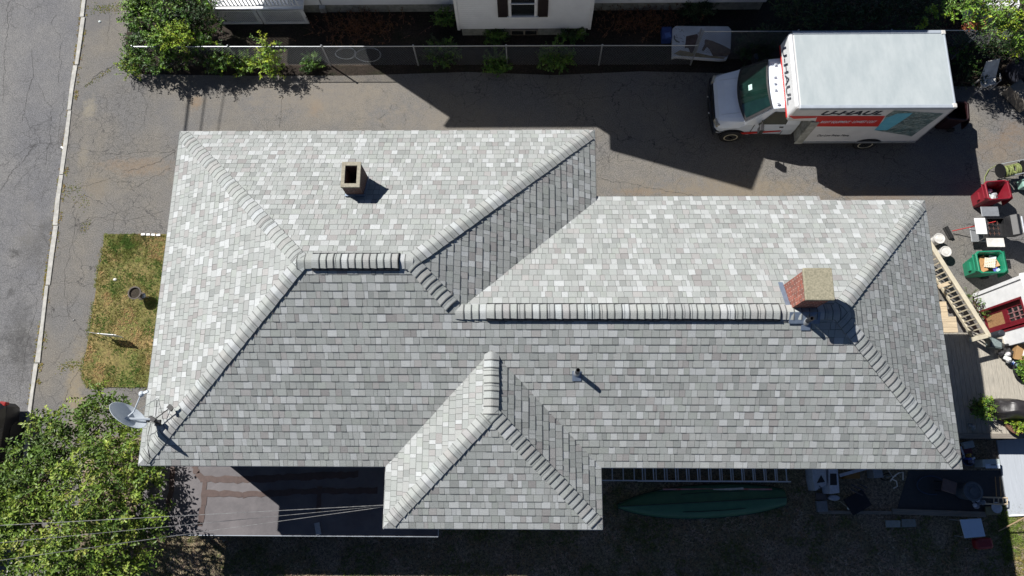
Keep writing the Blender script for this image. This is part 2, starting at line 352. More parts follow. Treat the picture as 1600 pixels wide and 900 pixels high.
# pavement + driveway asphalt (one sheet), lawn bed cut out by a sheet above it
dv = MB(); dv.face([(kx(-20)+.10, -20, -.001), (-9.4, -20, 0), (-9.4, 13.45, 0), (-12, 13.5, 0), (-13.9, 13.55, 0), (-14.1, 13.9, 0), (kx(13.9)+.10, 13.9, 0)])
dv.face([(kx(13.9)+.10, 13.9, 0), (-14.1, 13.9, 0), (-14.3, 15, 0), (-14.2, 16, 0), (-14.3, 60, 0), (kx(60)+.10, 60, 0)])
dv.face([(-9.4, 6.0, 0), (40, 6.0, 0), (40, 12.9, 0), (15, 12.9, 0), (9, 13.4, 0), (4, 13.55, 0), (1, 13.42, 0), (-2, 13.56, 0), (-6, 13.44, 0), (-9.4, 13.45, 0)])
dv.face([(10.35, 1.0, 0), (40, 1.0, 0), (40, 6.0, 0), (10.35, 6.0, 0)])
O_ = (.22, .145, .085)
sp = [(at(x, y).x, at(x, y).y, rx, ry, c, s) for x, y, rx, ry, c, s in (
    (305, 160, .28, .3, O_, .6), (492, 168, .3, .4, O_, .55), (1585, 205, .6, .5, O_, .45), (1380, 305, 1.6, .35, (.22, .15, .09), .45), (1560, 230, .9, .6, (.22, .15, .09), .4),
    (215, 260, 1.3, .35, (.23, .16, .10), .5), (150, 290, .5, .5, (.19, .16, .12), .6), (140, 170, .25, .55, (.27, .24, .18), .7), (130, 240, .2, .5, (.24, .21, .16), .5),
    (118, 600, .35, 1.2, (.26, .21, .13), .6), (120, 640, .3, .5, (.26, .21, .13), .5), (700, 190, 2.5, .8, (.20, .176, .145), .6), (500, 150, 3.4, 1.0, (.215, .188, .152), .7), (130, 355, .3, .25, (.07, .065, .06), .6),
    (1000, 300, .9, .15, (.20, .14, .09), .5), (150, 20, .9, 1.1, (.11, .11, .115), .7), (1150, 300, 3.5, .6, (.20, .165, .12), .8))]
struct(dv, 'driveway', ground_mat('driveway_asphalt', (.150, .146, .143), (.182, .166, .142), crack=.9, spots=sp, cscale=2.0, grit=.5, fine=95))
def crack_line(px, w_, z, seed, name='road_crack'):
    rr = random.Random(seed); w_ *= .75; mb = MB(); P = [at(x, y, z) for x, y in px]; pts = []
    for a, b in zip(P[:-1], P[1:]):
        n = max(2, int((b-a).length/.10)); sd = Vector((-(b-a).y, (b-a).x, 0)).normalized()
        for k in range(n): pts.append(a.lerp(b, k/n)+sd*rr.gauss(0, .022)+sd*.07*noise.noise(Vector((seed, k*.21, len(pts)*.1))))
    pts.append(P[-1])
    for k in range(len(pts)-1):
        d = (pts[k+1]-pts[k]); n_ = Vector((-d.y, d.x, 0)).normalized(); w0 = w_*rr.uniform(.3, 1.2) if k else 0; mb.face([pts[k]-n_*w0*.5, pts[k+1]-n_*w_*.3*rr.random(), pts[k+1]+n_*w_*.3, pts[k]+n_*w0*.5])
        if rr.random() < .06:
            q = pts[k]; a_ = math.atan2(d.y, d.x)+rr.choice((-1, 1))*rr.uniform(.6, 1.3)
            for j in range(rr.randint(3, 8)):
                q2 = q+Vector((math.cos(a_), math.sin(a_), 0))*.09; nn_ = Vector((-math.sin(a_), math.cos(a_), 0))*w_*.22; mb.face([q-nn_, q2-nn_*.7, q2+nn_*.7, q+nn_]); q = q2; a_ += rr.uniform(-.45, .45)
    return struct(mb, name, M['crack'])
M['crack'] = mat('crack_fill', (.035, .033, .031), .95, .3, 8)
ZR_, ZD_ = -.096, .004
for k, (px, w_) in enumerate((([(15, 0), (8, 80), (5, 160)], .02), ([(0, 300), (15, 275), (40, 245), (55, 225)], .022), ([(50, 75), (52, 120), (42, 150), (35, 190)], .018), ([(60, 130), (80, 170), (78, 215), (70, 260)], .014), ([(90, 20), (80, 35), (95, 60), (92, 130)], .014), ([(100, 140), (96, 180), (92, 225)], .012), ([(10, 330), (45, 350), (70, 372), (84, 410)], .012), ([(30, 430), (60, 470), (45, 520), (30, 620)], .012))):
    crack_line(px, w_, ZR_, 50+k)
for k, (px, w_) in enumerate((([(130, 137), (155, 115), (185, 98)], .03), ([(155, 241), (200, 240), (240, 238), (275, 236)], .018), ([(190, 268), (220, 262), (250, 252), (275, 238)], .022), ([(110, 300), (135, 290), (170, 280), (215, 290), (268, 262)], .016), ([(160, 0), (172, 30), (168, 70)], .014), ([(440, 128), (441, 170), (436, 200)], .012), ([(105, 360), (140, 340), (200, 345), (255, 330)], .014), ([(120, 330), (115, 370), (100, 430), (108, 500)], .013), ([(160, 300), (180, 330), (175, 360)], .012),
    ([(930, 278), (1000, 290), (1060, 302), (1100, 308)], .016), ([(1450, 367), (1500, 366)], .016), ([(1560, 372), (1600, 374)], .016), ([(140, 560), (110, 600), (95, 640)], .012), ([(210, 125), (230, 160), (225, 200)], .012))):
    crack_line(px, w_, ZD_, 80+k, 'driveway_crack')
# kerb stones
kb = MB(); y = -20
while y < 40:
    L_ = random.uniform(1.7, 2.6); dx = random.uniform(-.03, .03); w1, w2 = random.uniform(.11, .165), random.uniform(.11, .165)
    kb.prism([(kx(y)+dx, y), (kx(y)+w1+dx, y), (kx(y+L_*.5)+(w1+w2)/2+dx+random.uniform(-.02, .02), y+L_*.5), (kx(y+L_)+w2+dx, y+L_-.03), (kx(y+L_)+dx, y+L_-.03), (kx(y+L_*.5)+dx+random.uniform(-.02, .02), y+L_*.5)], -.14, .03+random.uniform(-.01, .01)); y += L_
struct(kb, 'kerb', M['concrete'])
# front lawn sheet
lawnp = [at(*p, .012) for p in ((163, 366), (160, 400), (153, 430), (148, 470), (140, 520), (133, 560), (129, 592), (138, 602), (160, 605))]
lawnp += [Vector((-9.4, 2.55, .012)), Vector((-9.4, 7.6, .012))]
lw = MB(); lw.prism(lawnp[::-1], -.05, .03)
lawnm = ground_mat('dry_lawn', (.12, .125, .035), (.27, .185, .085), crack=0, grit=.7, fine=60, tcol2=(.075, .11, .022))
struct(lw, 'lawn', lawnm)
yd = MB(); yd.face([(-13.6, -20, .006), (45, -20, .006), (45, 1.0, .006), (-13.6, 1.0, .006)])
struct(yd, 'yard', ground_mat('yard_soil', (.21, .165, .12), (.15, .14, .075), crack=0, grit=.8, fine=45, tcol2=(.30, .235, .18)))
ny = MB(); ny.face([(-14.3, 12.6, -.006), (40, 12.4, -.006), (40, 60, -.006), (-14.3, 60, -.006)])
struct(ny, 'garden_soil', ground_mat('garden_soil', (.026, .020, .016), (.045, .034, .026), crack=0, grit=.6, fine=50, tcol2=(.022, .026, .012)))

def inpoly(x, y, P):
    r = False; n = len(P)
    for i in range(n):
        a, b = P[i], P[(i+1) % n]
        if (a[1] > y) != (b[1] > y) and x < (b[0]-a[0])*(y-a[1])/(b[1]-a[1])+a[0]: r = not r
    return r
def tufts(mb, x0, x1, y0, y1, n, pal, h=.05, z=.03, test=None, wd=.010):
    k = 0
    while k < n:
        x, y = random.uniform(x0, x1), random.uniform(y0, y1); k += 1
        if test and not test(x, y): continue
        m = noise.noise(Vector((x*.9, y*.9, 3)))+.5*noise.noise(Vector((x*3, y*3, 9)))
        c = jit(pal[0] if m > .12 else (pal[1] if m > -.18 else pal[2]), .3)
        for j in range(3):
            a = random.uniform(0, 6.28); l = h*random.uniform(.5, 1.3); d = Vector((math.cos(a)*.9, math.sin(a)*.9, .9))*l; s_ = Vector((-math.sin(a), math.cos(a), 0))*wd
            p = Vector((x+random.uniform(-.03, .03), y+random.uniform(-.03, .03), z)); mb.face([p-s_, p+s_, p+d], c)
gr = MB(); LP = [(p.x, p.y) for p in lawnp]
tufts(gr, -14.2, -9.3, 2.4, 7.7, 17000, [(.08, .14, .025), (.18, .17, .05), (.40, .28, .13)], .05, .03, lambda x, y: inpoly(x, y, LP) and random.random() < .5+.8*noise.noise(Vector((x*1.6, y*1.6, 0))))
c0 = at(195, 380)
tufts(gr, c0.x-.75, c0.x+1.2, c0.y-1.2, c0.y+.35, 5000, [(.09, .15, .03), (.14, .17, .04), (.12, .13, .04)], .06, .03, lambda x, y: inpoly(x, y, LP) and random.random() < math.exp(-((x-c0.x-.1)**2/.30+(y-c0.y)**2/.16))*(.8+1.6*noise.noise(Vector((x*4, y*4, 2)))))
for j in range(1500):
    k = random.randrange(len(LP)-2); a_, b_ = Vector((*LP[k], 0)), Vector((*LP[k+1], 0)); p = a_.lerp(b_, random.random())+Vector((random.gauss(0, .05), random.gauss(0, .04), .012))
    if noise.noise(p*1.7) < -.15: continue
    a = random.uniform(0, 6.28); l = random.uniform(.03, .09); s_ = Vector((-math.sin(a), math.cos(a), 0))*.012; gr.face([p-s_, p+s_, p+Vector((math.cos(a)*l, math.sin(a)*l, l*.6))], pick([(.10, .14, .03), (.22, .18, .06), (.15, .16, .04)]))
tag(gr.build('lawn_grass', M['grass']), 'patchy green and straw coloured grass of the small front lawn', 'grass', kind='stuff')
gr = MB()
tufts(gr, -13.5, 14.5, -5, 0.1, 26000, [(.13, .15, .05), (.30, .235, .15), (.42, .33, .25)], .09, .005, lambda x, y: not (3 < x < 8 and y > -.9) and y < -.4 and not (x > 8.4 and y > -1.25) and noise.noise(Vector((x*1.1, y*1.1, 5))) > -.25+.3*random.random()-.2)
tufts(gr, 14.0, 15.5, -4, -.9, 2500, [(.12, .17, .03), (.14, .16, .04), (.2, .18, .05)], .08, .005)
tag(gr.build('yard_grass', M['grass']), 'rough dark grass of the shaded yard in front of the house', 'grass', kind='stuff')
# weeds in the kerb joint and pavement cracks
wd = MB()
y = -1
while y < 17:
    y += random.uniform(.02, .12); d = noise.noise(Vector((y*.9, 4, 0)))
    if d > -.3:
        for side in ((-.05,) if random.random() < .75 else (.2,)):
            for j in range(int(7+22*d)):
                p = Vector((kx(y)+side+random.uniform(-.06, .06), y+random.uniform(-.08, .08), -.09 if side < 0 else .0)); a = random.uniform(0, 6.28); l = random.uniform(.03, .09)
                s_ = Vector((-math.sin(a), math.cos(a), 0))*.015; wd.face([p-s_, p+s_, p+Vector((math.cos(a)*l, math.sin(a)*l, l*.4+.008))], pick([(.20, .17, .03), (.13, .15, .03), (.26, .18, .05), (.16, .10, .04)]))
for (xa, ya, xb, yb, n, wdt) in ((148, 14, 195, 12, 260, .10), (133, 135, 185, 100, 90, .05), (205, 570, 290, 575, 0, .1), (95, 575, 128, 565, 150, .09), (135, 350, 128, 358, 40, .1), (105, 300, 120, 290, 60, .12), (165, 405, 140, 540, 120, .06), (120, 300, 135, 320, 50, .12)):
    A, B = at(xa, ya), at(xb, yb)
    for j in range(n):
        p = A.lerp(B, random.random())+Vector((random.gauss(0, wdt), random.gauss(0, wdt), .002)); a = random.uniform(0, 6.28); l = random.uniform(.015, .05)
        s_ = Vector((-math.sin(a), math.cos(a), 0))*.016; wd.face([p-s_, p+s_, p+Vector((math.cos(a)*l, math.sin(a)*l, l*.4+.008))], pick([(.15, .17, .03), (.09, .13, .03), (.22, .18, .05)]))
tag(wd.build('weeds', M['grass']), 'small yellow green weeds growing in the kerb joint and pavement cracks', 'weeds', kind='stuff')

# ------------------------------------------------------------------ HOUSE
PT = .5835; HE = 5.5
XL, XRM, XR, YB, YT, YT2, BX0, BX1, BY = -9.06, 1.80, 10.04, .10, 8.62, 6.66, -3.24, 1.76, -1.27
YM = (YT+YB)/2; HW = (YT-YB)/2; ZR = HE+PT*HW; RX0, RX1 = XL+HW, XRM-HW
YM2 = (YT2+YB)/2; HW2 = (YT2-YB)/2; ZR2 = HE+PT*HW2; SX0, SX1 = XRM-HW2, XR-HW2
HB = (BX1-BX0)/2; XM = (BX0+BX1)/2; ZB = HE+PT*HB; BYA = BY+HB; BYR = YB+HB
house = thing('house', 'long two storey hipped house with a new grey shingle roof', 'house', (0, 3, 0))
EXP = .178
def clip(poly, axis, val, keep):
    out = []; n = len(poly)
    for i in range(n):
        a, b = poly[i], poly[(i+1) % n]; da = (a[axis]-val)*keep; db = (b[axis]-val)*keep
        if da >= 0: out.append(a)
        if (da > 0 > db) or (da < 0 < db):
            t = da/(da-db); out.append((a[0]+(b[0]-a[0])*t, a[1]+(b[1]-a[1])*t))
    return out
SH_MID = [(.340, .352, .342), (.322, .340, .328), (.312, .328, .318), (.328, .342, .334), (.318, .336, .324), (.328, .336, .326), (.304, .320, .308), (.318, .326, .318), (.318, .338, .318), (.332, .346, .334), (.336, .330, .322)]
SH_LT = [(.408, .422, .418), (.388, .404, .397), (.43, .446, .446)]
SH_DK = [(.272, .284, .274), (.280, .272, .266), (.262, .276, .268)]
def slope(mb, pid, origin, udir, sdir2, polys):
    """rows of shingle tabs; origin on the eave, udir along it, sdir2 horizontal up-slope direction; polys in plan"""
    U = Vector((*udir, 0)); S2 = Vector((*sdir2, 0)); k = math.sqrt(1+PT*PT)
    S = (S2+Vector((0, 0, PT)))/k; N = U.cross(S)
    if N.z < 0: N = -N
    O = Vector(origin); loc = []
    for poly in polys: loc.append([((Vector((x, y, 0))-Vector((O.x, O.y, 0))).dot(U), (Vector((x, y, 0))-Vector((O.x, O.y, 0))).dot(S2)*k) for x, y in poly])
    umin = min(p[0] for q in loc for p in q); umax = max(p[0] for q in loc for p in q)
    smin = min(p[1] for q in loc for p in q); smax = max(p[1] for q in loc for p in q)
    for r in range(math.floor(smin/EXP), math.ceil(smax/EXP)):
        s0 = r*EXP; s1 = s0+EXP; rr = random.Random(pid*1000+r)
        u = umin-rr.uniform(0, .4); wob = rr.uniform(-.007, .007)
        thick = False
        while u < umax:
            w_ = rr.choice((.10, .13, .15, .18, .21))*rr.uniform(.85, 1.15); q = rr.random()
            cbase = rr.choice(SH_LT) if q < .23 else (rr.choice(SH_DK) if q < .34 else rr.choice(SH_MID))
            kk = rr.uniform(.93, 1.07); cc = tuple(x*kk for x in cbase)
            thick = rr.random() < .5; lift = (.012 if thick else .006)
            for q_ in loc:
                P = clip(q_, 1, s0+wob, 1)
                if len(P) > 2: P = clip(P, 1, s1, -1)
                if len(P) > 2: P = clip(P, 0, u+.002, 1)
                if len(P) > 2: P = clip(P, 0, u+w_-.002, -1)
                if len(P) < 3: continue
                def pt(a, h): return O+U*a[0]+S*a[1]+N*h
                H = [.002+lift*(1-(a[1]-s0)/EXP) for a in P]
                top = [pt(a, h) for a, h in zip(P, H)]
                ar = sum(P[i][0]*P[(i+1) % len(P)][1]-P[(i+1) % len(P)][0]*P[i][1] for i in range(len(P)))
                if abs(ar) < 1e-5: continue
                n0 = (top[1]-top[0]).cross(top[2]-top[0])
                mb.face(top, cc)
                dk = tuple(x*(.50 if thick else .68) for x in cc); bw_ = .015 if thick else .009   # darker strip and butt along the tab's lower edge
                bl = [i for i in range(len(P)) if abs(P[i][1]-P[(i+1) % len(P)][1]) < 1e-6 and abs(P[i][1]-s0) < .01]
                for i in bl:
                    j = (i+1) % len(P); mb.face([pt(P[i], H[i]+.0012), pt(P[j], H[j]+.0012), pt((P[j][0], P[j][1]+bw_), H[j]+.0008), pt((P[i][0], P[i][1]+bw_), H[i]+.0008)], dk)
                ue = max(a[0] for a in P)
                if ue-(u+w_-.002) > -1e-5 and rr.random() < .8:
                    sd = [a for a in P if abs(a[0]-ue) < 1e-6]
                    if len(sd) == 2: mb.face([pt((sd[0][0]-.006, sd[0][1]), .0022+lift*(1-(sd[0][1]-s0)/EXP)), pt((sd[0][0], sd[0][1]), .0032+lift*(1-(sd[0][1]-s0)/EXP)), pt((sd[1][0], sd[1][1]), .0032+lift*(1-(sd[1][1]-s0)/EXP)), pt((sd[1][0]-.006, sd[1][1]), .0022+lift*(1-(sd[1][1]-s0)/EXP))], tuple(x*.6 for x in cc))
                for i in range(len(P)):
                    j = (i+1) % len(P)
                    if (abs(P[i][1]-P[j][1]) < 1e-6 and abs(P[i][1]-s0) < .01) or abs(P[i][0]-P[j][0]) < 1e-6:
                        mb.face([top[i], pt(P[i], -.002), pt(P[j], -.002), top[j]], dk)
            u += w_
rf = MB()
slope(rf, 1, (XL, YB, HE), (0, 1), (1, 0), [[(XL, YT), (XL, YB), (RX0, YM)]])
slope(rf, 2, (XL, YT, HE), (1, 0), (0, -1), [[(XL, YT), (RX0, YM), (RX1, YM), (XRM, YT)]])
slope(rf, 3, (XRM, YB, HE), (0, 1), (-1, 0), [[(XRM, YT), (RX1, YM), (SX0, YM2), (XRM, YT2)]])
slope(rf, 4, (XL, YB, HE), (1, 0), (0, 1), [[(XL, YB), (BX0, YB), (XM, BYR), (SX0, YM2), (RX1, YM), (RX0, YM)], [(XM, BYR), (BX1, YB), (XR, YB), (SX1, YM2), (SX0, YM2)]])
slope(rf, 5, (XRM, YT2, HE), (1, 0), (0, -1), [[(XRM, YT2), (SX0, YM2), (SX1, YM2), (XR, YT2)], [(XRM, YT2), (7.45, YT2), (7.45, YT2+.15), (XRM, YT2+.15)]])
slope(rf, 6, (XR, YB, HE), (0, 1), (-1, 0), [[(XR, YB), (XR, YT2), (SX1, YM2)]])
slope(rf, 7, (BX0, BY, HE), (0, 1), (1, 0), [[(BX0, BY), (XM, BYA), (XM, BYR), (BX0, YB)]])
slope(rf, 8, (BX1, BY, HE), (0, 1), (-1, 0), [[(BX1, BY), (BX1, YB), (XM, BYR), (XM, BYA)]])
slope(rf, 9, (BX0, BY, HE), (1, 0), (0, 1), [[(BX0, BY), (BX1, BY), (XM, BYA)]])
# roof deck below the shingles (closed solid body)
dk = MB()
def P3(x, y, z, d=-.012): return (x, y, z+d)
for poly in ([(XL, YT, HE), (XL, YB, HE), (RX0, YM, ZR)], [(XL, YT, HE), (RX0, YM, ZR), (RX1, YM, ZR), (XRM, YT, HE)], [(XRM, YT, HE), (RX1, YM, ZR), (SX0, YM2, ZR2), (XRM, YT2, HE)],
             [(XL, YB, HE), (BX0, YB, HE), (XM, BYR, ZB), (SX0, YM2, ZR2), (RX1, YM, ZR), (RX0, YM, ZR)], [(XM, BYR, ZB), (BX1, YB, HE), (XR, YB, HE), (SX1, YM2, ZR2), (SX0, YM2, ZR2)],
             [(XRM, YT2, HE), (SX0, YM2, ZR2), (SX1, YM2, ZR2), (XR, YT2, HE)], [(XR, YB, HE), (XR, YT2, HE), (SX1, YM2, ZR2)], [(BX0, BY, HE), (XM, BYA, ZB), (XM, BYR, ZB), (BX0, YB, HE)],
             [(BX1, BY, HE), (BX1, YB, HE), (XM, BYR, ZB), (XM, BYA, ZB)], [(BX0, BY, HE), (BX1, BY, HE), (XM, BYA, ZB)]):
    rf.face([P3(*p) for p in poly], (.08, .08, .08))
roof = child(rf, 'roof', M['shingle'], house)
OUT = [(XL, YB), (BX0, YB), (BX0, BY), (BX1, BY), (BX1, YB), (XR, YB), (XR, YT2), (XRM, YT2), (XRM, YT), (XL, YT)]
fa = MB()
for i in range(len(OUT)):
    a, b = OUT[i], OUT[(i+1) % len(OUT)]; A = Vector((*a, HE)); B = Vector((*b, HE)); d = (B-A).normalized(); n = Vector((d.y, -d.x, 0))
    fa.face([A-n*.02+Vector((0, 0, -.012)), B-n*.02+Vector((0, 0, -.012)), B-n*.02+Vector((0, 0, -.19)), A-n*.02+Vector((0, 0, -.19))])
fa.face([(x, y, HE-.18) for x, y in OUT])
fa.box(((XRM+7.45)/2, YT2+.07, HE-.13), (7.45-XRM-.02, .12, .06))
child(fa, 'fascia', M['dirtywhite'], roof)
de = MB()
for i in range(len(OUT)):
    a, b = OUT[i], OUT[(i+1) % len(OUT)]; A = Vector((*a, HE-.012)); B = Vector((*b, HE-.012)); d = (B-A).normalized(); n = Vector((d.y, -d.x, 0))
    de.face([A-n*.03, B-n*.03, B+n*.014, A+n*.014]); de.face([A+n*.014, B+n*.014, B+n*.014-Vector((0, 0, .04)), A+n*.014-Vector((0, 0, .04))])
child(de, 'drip_edge', M['white'], roof)

def capline(A, B, kdrop, w_=.170, lo=.0, pitch_=.165):
    """hip or ridge caps from low end A up to high end B"""
    mb = MB(); A = Vector(A); B = Vector(B); A = A+(B-A).normalized()*(.20 if kdrop < .5 else 0); L_ = (B-A).length; d = (B-A).normalized(); side = Vector((d.y, -d.x, 0)).normalized(); n = max(1, round(L_/pitch_)); st = L_/n
    upv = side.cross(d)
    if upv.z < 0: upv = -upv
    for i in range(n):
        cc = jit(random.choice([(.345, .362, .352), (.36, .375, .362), (.33, .345, .335), (.34, .34, .33), (.42, .44, .44), (.35, .365, .35), (.335, .35, .34)]), .04)
        rings = []
        for e, lift in ((0, .040+lo), (1.12, .020+lo)):
            P = A+d*(st*(i+e)); sk = random.uniform(-.008, .008); ring = []
            for j in range(9):
                t_ = (j/4-1)*w_*(1.0 if e == 0 else .94)+sk
                z = -kdrop*math.sqrt(t_*t_+.0016)+kdrop*.04
                ring.append(P+side*t_+Vector((0, 0, z))+upv*lift)
            rings.append(ring)
        mb.loft([[p for p in rings[0]], [p for p in rings[1]]], cc, cap=False, closed=False)
        lowr = [p-upv*(.028) for p in rings[0]]
        mb.loft([lowr, rings[0]], tuple(x*.35 for x in cc), cap=False, closed=False)
        band = [p+d*.020+upv*.0015 for p in rings[0]]; mb.loft([[p+upv*.003 for p in rings[0]], band], tuple(x*.42 for x in cc), cap=False, closed=False)
        if random.random() < .3: mb.loft([[p+d*.11+upv*.001 for p in rings[0]], [p+d*.12+upv*.001 for p in rings[0]]], tuple(x*.7 for x in cc), cap=False, closed=False)
        for q in (0, 8): mb.face([rings[0][q], rings[1][q], rings[1][q]-upv*.03, lowr[q]], tuple(x*.6 for x in cc))
    return child(mb, 'hip_cap', M['shingle'], roof)
kh = PT*.7071
for A, B in (((XL+.03, YT-.03, HE), (RX0, YM, ZR)), ((XL+.03, YB+.03, HE), (RX0, YM, ZR)), ((XRM-.03, YT-.03, HE), (RX1, YM, ZR)), ((SX0, YM2, ZR2), (RX1, YM, ZR)),
             ((XR-.03, YT2-.03, HE), (SX1, YM2, ZR2)), ((XR-.03, YB+.03, HE), (SX1, YM2, ZR2)), ((BX0+.03, BY+.03, HE), (XM, BYA, ZB)), ((BX1-.03, BY+.03, HE), (XM, BYA, ZB))):
    capline(A, B, kh)
capline((RX0-.1, YM, ZR), (RX1+.05, YM, ZR), PT, .17).name = 'ridge_cap'
capline((SX1+.05, YM2, ZR2), (SX0-.02, YM2, ZR2), PT, .17).name = 'ridge_cap'
capline((XM, BYA-.03, ZB), (XM, BYR-.05, ZB), PT, .17).name = 'ridge_cap'
def ridge_vent(x0, x1, y, z):
    mb = MB()
    prof = [(-.195, -.195*PT+.012), (-.195, -.195*PT+.075), (-.07, .040), (0, .050), (.07, .040), (.195, -.195*PT+.075), (.195, -.195*PT+.012)]
    mb.loft([[(x, y+a, z+b) for a, b in prof] for x in (x0, x1)])
    v = child(mb, 'ridge_vent', M['black'], roof)
    capline((x1-.02, y, z), (x0+.02, y, z), PT, .165, .050, .16).name = 'ridge_cap'
ridge_vent(at(485, 408, ZR+.1).x, at(623, 408, ZR+.1).x, YM, ZR)
ridge_vent(at(760, 487, ZR2+.1).x, at(1222, 487, ZR2+.1).x, YM2, ZR2)
# walls
wl = MB()
WIN = []
ins = .38
W_ = [(XL+ins, YB+ins), (BX0+ins, YB+ins), (BX0+ins, BY+ins), (BX1-ins, BY+ins), (BX1-ins, YB+ins), (XR-ins, YB+ins), (XR-ins, YT2-ins), (XRM-ins, YT2-ins), (XRM-ins, YT-ins), (XL+ins, YT-ins)]
wl.prism(W_, .0, HE-.15)
child(wl, 'wall', M['siding'], house)
def window(parent, p, facing, w_=.9, h=1.35, fm='white', name='window'):
    """p centre on wall, facing unit xy"""
    f = Vector((*facing, 0)); s_ = Vector((-f.y, f.x, 0)); P = Vector(p); fr = MB()
    rot = Matrix((s_, f, Vector((0, 0, 1)))).transposed()
    for dx, dz, sx, sz in ((-w_/2, 0, .09, h+.09), (w_/2, 0, .09, h+.09), (0, h/2, w_+.09, .09), (0, -h/2, w_+.16, .09), (0, 0, w_, .045)):
        fr.box(P+s_*dx+Vector((0, 0, dz))+f*.035, (sx, .07+(.03 if sx > w_+.1 else 0), sz), rot=rot)
    o = child(fr, name, M[fm], parent)
    gl = MB(); gl.box(P+f*.012, (w_-.05, .02, h-.05), rot=rot); child(gl, 'pane', M['glass'], o)
    return o
for x in (-7.6, -5.6): window(house, (x, YB+ins, 3.9), (0, -1))
for x in (3.2, 5.4, 7.8):
    window(house, (x, YB+ins, 3.9), (0, -1)); window(house, (x, YB+ins, 1.6), (0, -1))
    window(house, (x, YT2-ins, 3.9), (0, 1)); window(house, (x, YT2-ins, 1.6), (0, 1))
for z in (1.6, 3.9):
    window(house, (XM, BY+ins, z), (0, -1), 1.3)
    for y in (1.8, 4.6): window(house, (XR-ins, y, z), (1, 0))
    for y in (2.0, 6.5): window(house, (XL+ins, y, z), (-1, 0))
    for x in (-7, -4.2, -1.4): window(house, (x, YT-ins, z), (0, 1))
# porch with flat rubber roof
HP = 2.3
PA, PB = (-10.62, -1.70), (-2.35, -1.70)
pr = MB(); pr.prism([(-10.62, .55), (-9.85+.0, .55), (-9.6, .55), (-2.3, .55), PB, PA], HP-.16, HP)
porch = child(pr, 'porch_roof', M['epdm'], house)
def strip(mb, pts, w_, z, seed):
    """wavy flat tar band along pts"""
    rr = random.Random(seed)
    for a, b in zip(pts[:-1], pts[1:]):
        A = Vector(a); B = Vector(b); d = (B-A).normalized(); s_ = Vector((-d.y, d.x, 0)); n = max(3, int((B-A).length/.12)); L0 = []
        for i in range(n+1):
            P = A.lerp(B, i/n); l1 = w_/2*(1+rr.uniform(-.3, .35)); l2 = w_/2*(1+rr.uniform(-.3, .35)); L0.append((P+s_*l1, P-s_*l2))
        for i in range(n): mb.face([(p.x, p.y, z) for p in (L0[i][1], L0[i+1][1], L0[i+1][0], L0[i][0])])
q = lambda x, y: at(x, y, HP)
for k, pts in enumerate(([q(270, 728), q(268, 760), q(262, 800)], [q(305, 728), q(307, 740), q(318, 749)], [q(316, 748), q(372, 750), q(470, 745), q(560, 741)], [q(320, 750), q(318, 790), q(312, 822)], [q(320, 770), q(380, 773), q(470, 768), q(590, 766)], [q(500, 760), q(498, 800)])):
    tr = MB(); strip(tr, pts, (.14, .16, .17, .14, .15, .12)[k], HP+.004+.002*k, k+1); child(tr, 'tar_seam', M['tar'], porch)
ed = MB()
ed.box(((PA[0]+PB[0])/2, -1.71, HP-.04), (PB[0]-PA[0]+.02, .018, .09)); ed.box((PB[0]+.01, -.9, HP-.04), (.018, 1.6, .09))
child(ed, 'drip_edge', M['railgrey'], porch)
sg = MB(); p = q(497, 826); sg.box(p+Vector((0, 0, .03)), (.14, .32, .012), R(14), c=(.33, .34, .36)); child(sg, 'loose_flashing', M['junk'], porch)
pw = MB(); pw.box((-6.3, -1.0, .22), (7.4, 1.3, .44)); child(pw, 'porch_floor', M['timber'], house)
for x in (-10.2, -7.6, -5.0, -2.6):
    pp = MB(); pp.box((x, -1.5, 1.3), (.12, .12, 1.7)); child(pp, 'porch_post', M['white'], house)
# chimneys
def sl(x, y):  # roof height in plan
    return HE+PT*min(max(0, YT-y), max(0, y-YB), max(0, x-XL))
def ring_prism(mb, o_, i_, z0, z1, mi=0):
    for k in range(4):
        j = (k+1) % 4
        mb.face([(*o_[k], z0), (*o_[j], z0), (*o_[j], z1), (*o_[k], z1)], mi=mi)
        mb.face([(*i_[j], z0), (*i_[k], z0), (*i_[k], z1), (*i_[j], z1)], mi=mi)
        mb.face([(*o_[k], z1), (*o_[j], z1), (*i_[j], z1), (*i_[k], z1)], mi=mi)
        mb.face([(*o_[j], z0), (*o_[k], z0), (*i_[k], z0), (*i_[j], z0)], mi=mi)
def rect(cx, cy, hx, hy): return [(cx-hx, cy-hy), (cx+hx, cy-hy), (cx+hx, cy+hy), (cx-hx, cy+hy)]
cx, cy = -3.99, 6.58
m_ = MB(); ring_prism(m_, rect(cx, cy, .205, .295), rect(cx, cy, .14, .225), 6.0, 7.385); ch1 = tag(child(m_, 'chimney', M['dbrick'], house), 'short brick chimney with an open flue')
m_ = MB(); ring_prism(m_, rect(cx, cy, .218, .308), rect(cx, cy, .138, .22), 7.38, 7.44); child(m_, 'chimney_crown', M['crown'], ch1, bevel=.015)
m_ = MB(); m_.prism(rect(cx, cy, .115, .19), 6.3, 6.5); child(m_, 'flue', M['soot'], ch1)
m_ = MB(); S_ = lambda y: HE+PT*(YT-y)
for xx, yy, sx, sy in ((cx, cy-.31, .46, .05), (cx-.215, cy, .03, .64), (cx+.215, cy, .03, .64)): m_.box((xx, yy, S_(yy)+.035), (sx, sy, .09), rot=Matrix.Rotation(-math.atan(PT), 3, 'X') if sy > .1 else None)
child(m_, 'chimney_flashing', M['lead'], ch1)
cx, cy = 6.04, 3.77
m_ = MB(); m_.prism(rect(cx, cy, .262, .305), 6.6, 8.24); ch2 = tag(child(m_, 'chimney', M['brick'], house), 'taller red brick chimney capped with a concrete slab')
